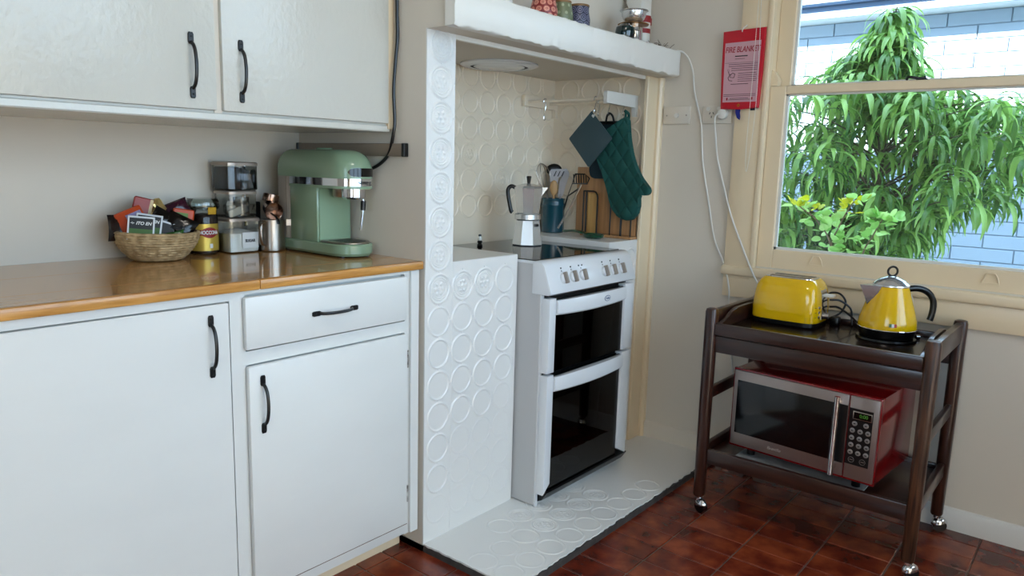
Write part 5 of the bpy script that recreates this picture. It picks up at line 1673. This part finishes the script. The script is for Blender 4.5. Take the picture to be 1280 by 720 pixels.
wc = MB().tube([(1.300, -0.10, 1.690), (1.325, -0.118, 1.684), (1.336, -0.140, 1.655), (1.339, -0.160, 1.60), (1.340, -0.170, 1.53), (1.340, -0.205, 1.416), (1.341, -0.216, 1.34), (1.341, -0.228, 1.24), (1.341, -0.262, 1.096), (1.341, -0.300, 0.94), (1.336, -0.352, 0.84), (1.322, -0.385, 0.75), (1.318, -0.395, 0.66), (1.325, -0.42, 0.45), (1.325, -0.46, 0.2), (1.322, -0.47, 0.006)], 0.0034, 8, smooth=6)
tag(wc.build('white_cord', M_whitep, None, loc=(1.34, -0.17, 1.53)), 'thin white cord hanging down the wall from the mantel end', 'cord')  # a plain thin white cord, not a known extension lead

fbk = thing('fire_blanket', 'red fire blanket pouch with printed label hanging beside the window', 'fire blanket', (1.322, -0.372, 1.455))
M_pouch = mat('red_vinyl', (0.74, 0.04, 0.14), 0.3)
m = MB().prism([(-0.289, 1.748), (-0.293, 1.60), (-0.298, 1.455), (-0.375, 1.452), (-0.451, 1.456), (-0.455, 1.60), (-0.457, 1.753), (-0.375, 1.750)], 'x', 1.312, 1.328, 0.005, 2)
m.build('pouch', M_pouch, fbk)
lab = MB().prism([(-0.302, 1.703), (-0.3065, 1.480), (-0.441, 1.480), (-0.444, 1.706)], 'x', 1.3105, 1.3125)
lb = lab.build('label_sheet', mat('pink_label', (0.78, 0.60, 0.63), 0.4), fbk)
M_fred = mat('label_red', (0.60, 0.10, 0.17), 0.5)
lettering('FIRE BLANKET', 0.030, (1.3102, -0.373, 1.676), FACE_X, M_fred, lb, sx=0.72, shear=0.15, bold=0.0004)
M_link = mat('label_ink', (0.22, 0.15, 0.18), 0.6)
def strip(ya, yb, z, t=0.0018):
    MB().box(1.3098, 1.3106, yb, ya, z - t / 2, z + t / 2).build('print_line', M_link, lb)
strip(-0.345, -0.395, 1.652, 0.004)
strip(-0.345, -0.385, 1.642, 0.0015)
strip(-0.306, -0.437, 1.628, 0.0009)
for k in range(4):
    strip(-0.322 - 0.012 * (k > 1), -0.437, 1.622 - 0.0075 * k)
for k in range(5):
    strip(-0.362, -0.434 - 0.003 * (k % 2), 1.588 - 0.0075 * k, 0.0016)
strip(-0.335, -0.405, 1.548)
strip(-0.309, -0.437, 1.509, 0.0016)
strip(-0.309, -0.437, 1.503, 0.0016)
strip(-0.335, -0.410, 1.494)
strip(-0.330, -0.418, 1.489)
for (a, b, r, zz) in ((-0.322, 0, 0.004, 1.600),):
    MB().lathe([(0.0045, 1.3098), (0.0045, 1.3106), (0.0032, 1.3106), (0.0032, 1.3098)], (0, a, zz), 14, ax='x', cap=False).build('print_figure', M_link, lb)
for pts in ([(-0.322, 1.596), (-0.328, 1.582), (-0.322, 1.572)], [(-0.328, 1.582), (-0.340, 1.590), (-0.350, 1.586)], [(-0.334, 1.588), (-0.330, 1.574), (-0.346, 1.572), (-0.350, 1.586)], [(-0.322, 1.572), (-0.327, 1.562), (-0.340, 1.560)]):
    MB().tube([(1.3104, a, b) for a, b in pts], 0.0011, 5).build('print_figure', M_link, lb)
for ya in (-0.324, -0.424):
    MB().box(1.3098, 1.3106, ya - 0.003, ya + 0.003, 1.487, 1.497).build('red_mark', M_fred, lb)
MB().lathe([(0.0055, 1.3108), (0.0055, 1.3118), (0.003, 1.3118), (0.003, 1.3108)], (0, -0.372, 1.4675), 14, ax='x', cap=False).build('eyelet', M_gold, fbk)
MB().tube([(1.318, -0.366, 1.742), (1.309, -0.367, 1.744), (1.310, -0.370, 1.754), (1.322, -0.374, 1.762), (1.330, -0.376, 1.768)], 0.0022, 6, smooth=4).build('hanging_hook', M_whitep, fbk)
m = MB().prism([(-0.358, 1.458), (-0.379, 1.458), (-0.377, 1.440), (-0.380, 1.424), (-0.378, 1.412), (-0.367, 1.420), (-0.359, 1.440)], 'x', 1.318, 1.321)
m.build('pull_tab', mat('blue_webbing', (0.04, 0.10, 0.48), 0.6), fbk)
MB().box(1.318, 1.321, -0.436, -0.418, 1.448, 1.458).build('pull_tab', mat('dark_webbing', (0.04, 0.05, 0.15), 0.6), fbk)

bcn = MB()
pts = catmull([(1.304, -0.428, 2.30), (1.302, -0.434, 1.90), (1.300, -0.442, 1.70), (1.300, -0.447, 1.50), (1.302, -0.440, 1.32), (1.304, -0.428, 1.215), (1.304, -0.420, 1.30), (1.303, -0.424, 1.60), (1.304, -0.426, 2.30)], 24)
bcn.tube(pts, 0.0007, 4)
acc = 0.0
for a, b in zip(pts[:-1], pts[1:]):
    L = (b - a).length
    while acc < L:
        p = a + (b - a) * (acc / L)
        r = 0.0021
        V = [bcn.bm.verts.new(p + Vector(q) * r) for q in ((1, 0, 0), (-1, 0, 0), (0, 1, 0), (0, -1, 0), (0, 0, 1), (0, 0, -1))]
        for t in ((0, 2, 4), (2, 1, 4), (1, 3, 4), (3, 0, 4), (2, 0, 5), (1, 2, 5), (3, 1, 5), (0, 3, 5)):
            bcn.bm.faces.new([V[i] for i in t])
        acc += 0.0065
    acc -= L
tag(bcn.build('blind_chain', M_whitep, None, loc=(1.318, -0.43, 1.215)), 'white beaded blind chain hanging down past the fire blanket', 'chain')
# ================================================================== OUTSIDE
struct(MB().box(XW + 0.15, 12.0, -9, 9, -0.55, -0.45).build('ground', mat('garden_soil', (0.30, 0.27, 0.20), 0.9, col2=(0.20, 0.26, 0.12), vscale=3)))
struct(MB().box(-12, 12, -12.0, -2.96, -0.55, -0.12).build('ground_rear', mat('paving', (0.52, 0.50, 0.47), 0.9, var=0.2, vscale=2)))
NX = 4.9
nb = thing('neighbour_house', 'white painted block house wall with eave seen through the window', 'house', (NX + 0.2, -0.3, -0.45))
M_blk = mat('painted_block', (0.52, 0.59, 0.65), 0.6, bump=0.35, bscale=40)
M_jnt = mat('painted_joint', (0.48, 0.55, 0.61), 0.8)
MB().box(NX + 0.012, NX + 0.25, -5.0, 5.0, -0.45, 2.41).build('wall_core', M_jnt, nb)
bw, bh = 0.40, 0.1
bm_ = MB().box(0, 0.03, -bw / 2 + 0.0035, bw / 2 - 0.0035, -bh / 2 + 0.003, bh / 2 - 0.003, 0.003, 1).mesh('block', M_blk)
cnt = 0
rest = MB()
for r in range(-4, 24):
    z = 0.05 + bh * r
    off = 0.2 if r % 2 else 0.0
    for c in range(-12, 13):
        y = c * bw + off
        if -1.9 < y < 1.6 and 0.1 < z < 2.45:
            inst('block', bm_, nb, (NX + random.uniform(-0.001, 0.001), y, z))
            cnt += 1
        else:
            rest.box(NX, NX + 0.03, y - bw / 2 + 0.0035, y + bw / 2 - 0.0035, z - bh / 2 + 0.003, z + bh / 2 - 0.003)
ro = rest.build('block_field', M_blk, nb, smooth=0)
ro['kind'] = 'stuff'
M_fas = mat('fascia_blue', (0.28, 0.38, 0.50), 0.5)
MB().box(NX - 0.30, NX + 0.3, -5, 5, 2.40, 2.412).build('soffit', mat('soffit', (0.72, 0.76, 0.78), 0.7), nb)
MB().box(NX - 0.315, NX - 0.298, -5, 5, 2.385, 2.50).build('fascia', M_fas, nb)
MB().prism([(NX - 0.40, 2.525), (NX - 0.40, 2.485), (NX - 0.385, 2.468), (NX - 0.315, 2.468), (NX - 0.315, 2.525)], 'y', -5, 5).build('gutter', mat('gutter_slate', (0.16, 0.24, 0.34), 0.4), nb)
MB().prism([(NX - 0.36, 2.52), (NX + 3.0, 3.5), (NX + 3.0, 3.56), (NX - 0.36, 2.58)], 'y', -5, 5).build('roof', mat('neighbour_roof', (0.55, 0.66, 0.72), 0.5), nb)

# ---- drooping tree
def leaf_mat(name, c1, c2, tr=0.35):
    m_ = bpy.data.materials.new(name)
    m_.use_nodes = True
    nt = m_.node_tree
    b = nt.nodes['Principled BSDF']
    b.inputs['Roughness'].default_value = 0.38
    oi = nt.nodes.new('ShaderNodeObjectInfo')
    ge = nt.nodes.new('ShaderNodeNewGeometry')
    mx = nt.nodes.new('ShaderNodeMix')
    mx.data_type = 'RGBA'
    mx.inputs[6].default_value = lin(c1)
    mx.inputs[7].default_value = lin(c2)
    ad = nt.nodes.new('ShaderNodeMath')
    ad.operation = 'ADD'
    nt.links.new(oi.outputs['Random'], ad.inputs[0])
    nt.links.new(ge.outputs['Random Per Island'], ad.inputs[1])
    fr = nt.nodes.new('ShaderNodeMath')
    fr.operation = 'FRACT'
    nt.links.new(ad.outputs[0], fr.inputs[0])
    nt.links.new(fr.outputs[0], mx.inputs[0])
    nt.links.new(mx.outputs[2], b.inputs['Base Color'])
    tl = nt.nodes.new('ShaderNodeBsdfTranslucent')
    nt.links.new(mx.outputs[2], tl.inputs[0])
    ms_ = nt.nodes.new('ShaderNodeMixShader')
    ms_.inputs[0].default_value = tr
    nt.links.new(b.outputs[0], ms_.inputs[1])
    nt.links.new(tl.outputs[0], ms_.inputs[2])
    nt.links.new(ms_.outputs[0], nt.nodes['Material Output'].inputs[0])
    return m_
M_leaf = leaf_mat('drooping_leaf', (0.18, 0.38, 0.16), (0.60, 0.77, 0.38))
M_bark = mat('grey_bark', (0.34, 0.30, 0.25), 0.9, bump=0.6, bscale=50)
def long_leaf(L, W, droop):
    """lance leaf: starts out along +X, arches and hangs down"""
    n = 6
    ang = 0.35
    p = Vector((0, 0, 0))
    row = []
    for i in range(n + 1):
        t = i / n
        wv_ = W * (math.sin(PI * min(1, t * 0.93 + 0.05)) ** 0.8) * (1 - 0.25 * t) + 0.0006
        nrm = Vector((-math.sin(ang), 0, math.cos(ang)))
        row.append([p + Vector((0, wv_, 0)) + nrm * wv_ * 0.35, p.copy(), p + Vector((0, -wv_, 0)) + nrm * wv_ * 0.35])
        ang -= droop / n
        p = p + Vector((math.cos(ang), 0, math.sin(ang))) * (L / n)
    return row
def leaf_mesh(L, W, d):
    m_ = MB()
    rw = long_leaf(L, W, d)
    for a, b in zip(rw[:-1], rw[1:]):
        for k in range(2):
            m_.poly([a[k], a[k + 1], b[k + 1], b[k]])
    bmesh.ops.remove_doubles(m_.bm, verts=m_.bm.verts, dist=1e-5)
    return m_.mesh('leaf', M_leaf, None, 80)
LM = [leaf_mesh(0.190, 0.0150, 1.9), leaf_mesh(0.170, 0.0170, 1.6), leaf_mesh(0.210, 0.0140, 2.1)]
LR = [(0.190, 0.0150, 1.9), (0.170, 0.0170, 1.6), (0.210, 0.0140, 2.1)]
tree = thing('drooping_tree', 'leafy green tree with long drooping leaves outside the window', 'tree', (2.95, -0.50, -0.45))
MB().tube([(2.95, -0.50, -0.45), (2.93, -0.47, 0.3), (2.96, -0.50, 0.9), (2.94, -0.52, 1.5), (2.95, -0.50, 2.02)], 0.030, 10, smooth=6, r1=0.006).build('trunk', M_bark, tree)
# crown half-widths by height (side of +Y, side of -Y)
def crown(z):
    T = [(0.55, 0.50, 0.22), (0.75, 0.55, 0.22), (1.05, 0.58, 0.30), (1.10, 0.60, 0.66), (1.35, 0.60, 0.80), (1.56, 0.58, 0.76), (1.68, 0.54, 0.50), (1.72, 0.38, 0.20), (1.85, 0.20, 0.13), (2.0, 0.06, 0.06), (2.1, 0.03, 0.04)]
    for (z0, a0, b0), (z1, a1, b1) in zip(T[:-1], T[1:]):
        if z0 <= z <= z1:
            t = (z - z0) / (z1 - z0)
            return a0 + (a1 - a0) * t, b0 + (b1 - b0) * t
    return 0.03, 0.03
rg = random.Random(21)
tips = []
while len(tips) < 380:
    z = 0.62 + (2.10 - 0.62) * rg.random() ** 0.9
    a, b = crown(z)
    y = -0.50 + rg.uniform(-b, a) * 0.97
    dd = rg.uniform(-0.5, 0.42) * min(1.0, (a + b) / 0.9)
    p = Vector((2.95 + dd, y, z))
    if all((p - q).length > 0.045 for q in tips):
        tips.append(p)
tips.append(Vector((2.95, -0.50, 2.08)))
br = MB()
for p in tips[::3]:
    hz = max(0.2, min(1.95, p.z - 0.30 * math.hypot(p.x - 2.95, p.y + 0.5) - 0.05))
    b0 = Vector((2.945, -0.505, hz))
    md = (b0 + p) / 2 + Vector((0, 0, 0.05))
    br.tube([b0, md, p], 0.006, 5, smooth=3, r1=0.002)
br.build('branch', M_bark, tree)
leaves = []
for p in tips:
    n = rg.randint(9, 13)
    for k in range(n):
        az = 2 * PI * k / n + rg.uniform(-0.4, 0.4)
        kind = rg.randrange(3)
        M_ = Matrix.Translation(p - Vector((0, 0, rg.uniform(0, 0.07)))) @ Matrix.Rotation(az, 4, 'Z') @ Matrix.Rotation(rg.uniform(-0.35, 0.45), 4, 'Y') @ Matrix.Scale(rg.uniform(0.75, 1.15), 4)
        leaves.append((M_, kind))
leaves.sort(key=lambda q: q[0].translation.x)          # nearest to the window first
fol = MB()
T0 = root_loc(tree)
for i, (M_, kind) in enumerate(leaves):
    if i < 290:
        o = bpy.data.objects.new('leaf', LM[kind])
        COL.objects.link(o)
        o.parent = tree
        o.matrix_local = Matrix.Translation(-T0) @ M_
    else:
        rw = [[M_ @ q for q in r_] for r_ in long_leaf(*LR[kind])]
        V = [[fol.bm.verts.new(q) for q in r_] for r_ in rw]
        for a, b in zip(V[:-1], V[1:]):
            for k in range(2):
                fol.bm.faces.new((a[k], a[k + 1], b[k + 1], b[k]))
fo = fol.build('foliage', M_leaf, tree, smooth=80)
fo['kind'] = 'stuff'

# ---- sapling with round leaves close to the glass
sap = thing('round_leaf_shrub', 'slender shrub with round pale green and yellow leaves by the glass', 'shrub', (2.0, -0.62, -0.45))
M_rl = leaf_mat('round_leaf', (0.56, 0.78, 0.40), (0.74, 0.88, 0.56), 0.4)
M_yl = leaf_mat('young_yellow_leaf', (0.72, 0.74, 0.10), (0.82, 0.80, 0.18), 0.4)
def round_leaf(mm):
    m_ = MB()
    n = 14
    pts = [Vector((0.024 * (1 + math.cos(2 * PI * i / n)) * 1.05, 0.026 * math.sin(2 * PI * i / n), 0.006 * abs(math.sin(2 * PI * i / n)))) for i in range(n)]
    c = m_.bm.verts.new((0.024, 0, -0.001))
    V = [m_.bm.verts.new(p) for p in pts]
    for i in range(n):
        m_.bm.faces.new((c, V[i], V[(i + 1) % n]))
    return m_.mesh('leaf', mm, None, 80)
RL, YL = round_leaf(M_rl), round_leaf(M_yl)
rg = random.Random(5)
stems = [[(2.0, -0.60, -0.45), (2.0, -0.585, 0.4), (2.0, -0.575, 0.85), (1.99, -0.50, 1.00), (2.0, -0.42, 1.055), (2.0, -0.40, 1.08)],
         [(2.0, -0.60, -0.45), (2.0, -0.60, 0.5), (2.0, -0.57, 0.86), (1.98, -0.60, 0.98), (1.99, -0.64, 1.08), (1.99, -0.66, 1.10)],
         [(2.0, -0.60, -0.45), (2.02, -0.68, 0.5), (2.01, -0.70, 0.84), (2.0, -0.74, 0.95), (2.0, -0.77, 1.02), (2.0, -0.78, 1.03)]]
for stp in stems:
    cp = catmull([Vector(p) for p in stp], 8)
    MB().tube(stp, 0.005, 6, smooth=8, r1=0.002).build('stem', mat('reddish_stem', (0.42, 0.34, 0.26), 0.7), sap)
    up_ = [p for p in cp if p.z > 0.78]
    for i, p in enumerate(up_):
        for k in range(2):
            az = rg.uniform(0, 2 * PI)
            off = Vector((math.cos(az) * 0.5, math.sin(az), 0.2)) * rg.uniform(0.01, 0.06)
            M_ = Matrix.Translation(p + off) @ Matrix.Rotation(az, 4, 'Z') @ Matrix.Rotation(rg.uniform(-1.2, 0.2), 4, 'Y') @ Matrix.Rotation(rg.uniform(-0.8, 0.8), 4, 'X') @ Matrix.Scale(rg.uniform(0.6, 1.05), 4)
            yel = p.z > 1.035 and rg.random() < 0.75
            M_ = M_ @ Matrix.Scale(0.75 if yel else 1.0, 4)
            o = bpy.data.objects.new('leaf', YL if yel else RL)
            COL.objects.link(o)
            o.parent = sap
            o.matrix_local = Matrix.Translation(-root_loc(sap)) @ M_

# ---- small-leaved bush behind, at the window's chimney side
bu = thing('small_leaf_bush', 'dark small leaved bush between the tree and block wall', 'bush', (4.15, 0.42, -0.45))
M_sl = leaf_mat('small_leaf', (0.10, 0.24, 0.09), (0.26, 0.42, 0.20), 0.25)
rg = random.Random(9)
bs_ = MB()
lf = MB()
for k in range(26):
    tp = Vector((4.15 + rg.uniform(-0.2, 0.2), 0.42 + rg.uniform(-0.42, 0.32), rg.uniform(0.5, 1.55)))
    bs_.tube([(4.15, 0.42, -0.45), ((4.15 + tp.x) / 2, (0.42 + tp.y) / 2, 0.3), tp], 0.006, 5, smooth=4, r1=0.002)
    for j in range(46):
        c = tp + Vector((rg.gauss(0, 0.07), rg.gauss(0, 0.07), rg.gauss(-0.05, 0.10)))
        u1 = Vector((rg.gauss(0, 1), rg.gauss(0, 1), rg.gauss(0, 1))).normalized()
        u2 = u1.orthogonal().normalized()
        V = [lf.bm.verts.new(c + q) for q in (u1 * 0.022, u2 * 0.008, -u1 * 0.022, -u2 * 0.008)]
        lf.bm.faces.new(V)
bs_.build('stems', M_bark, bu)
lo = lf.build('foliage', M_sl, bu, smooth=0)
lo['kind'] = 'stuff'
for (yy, zz, mm) in ((0.40, 1.44, (0.85, 0.62, 0.20)), (0.14, 1.46, (0.85, 0.80, 0.15))):
    MB().sphere((3.93, yy, zz), 0.018, 8, sc=(1, 1, 0.8)).build('blossom', mat('blossom_%d' % int(yy * 100), mm, 0.6), bu)
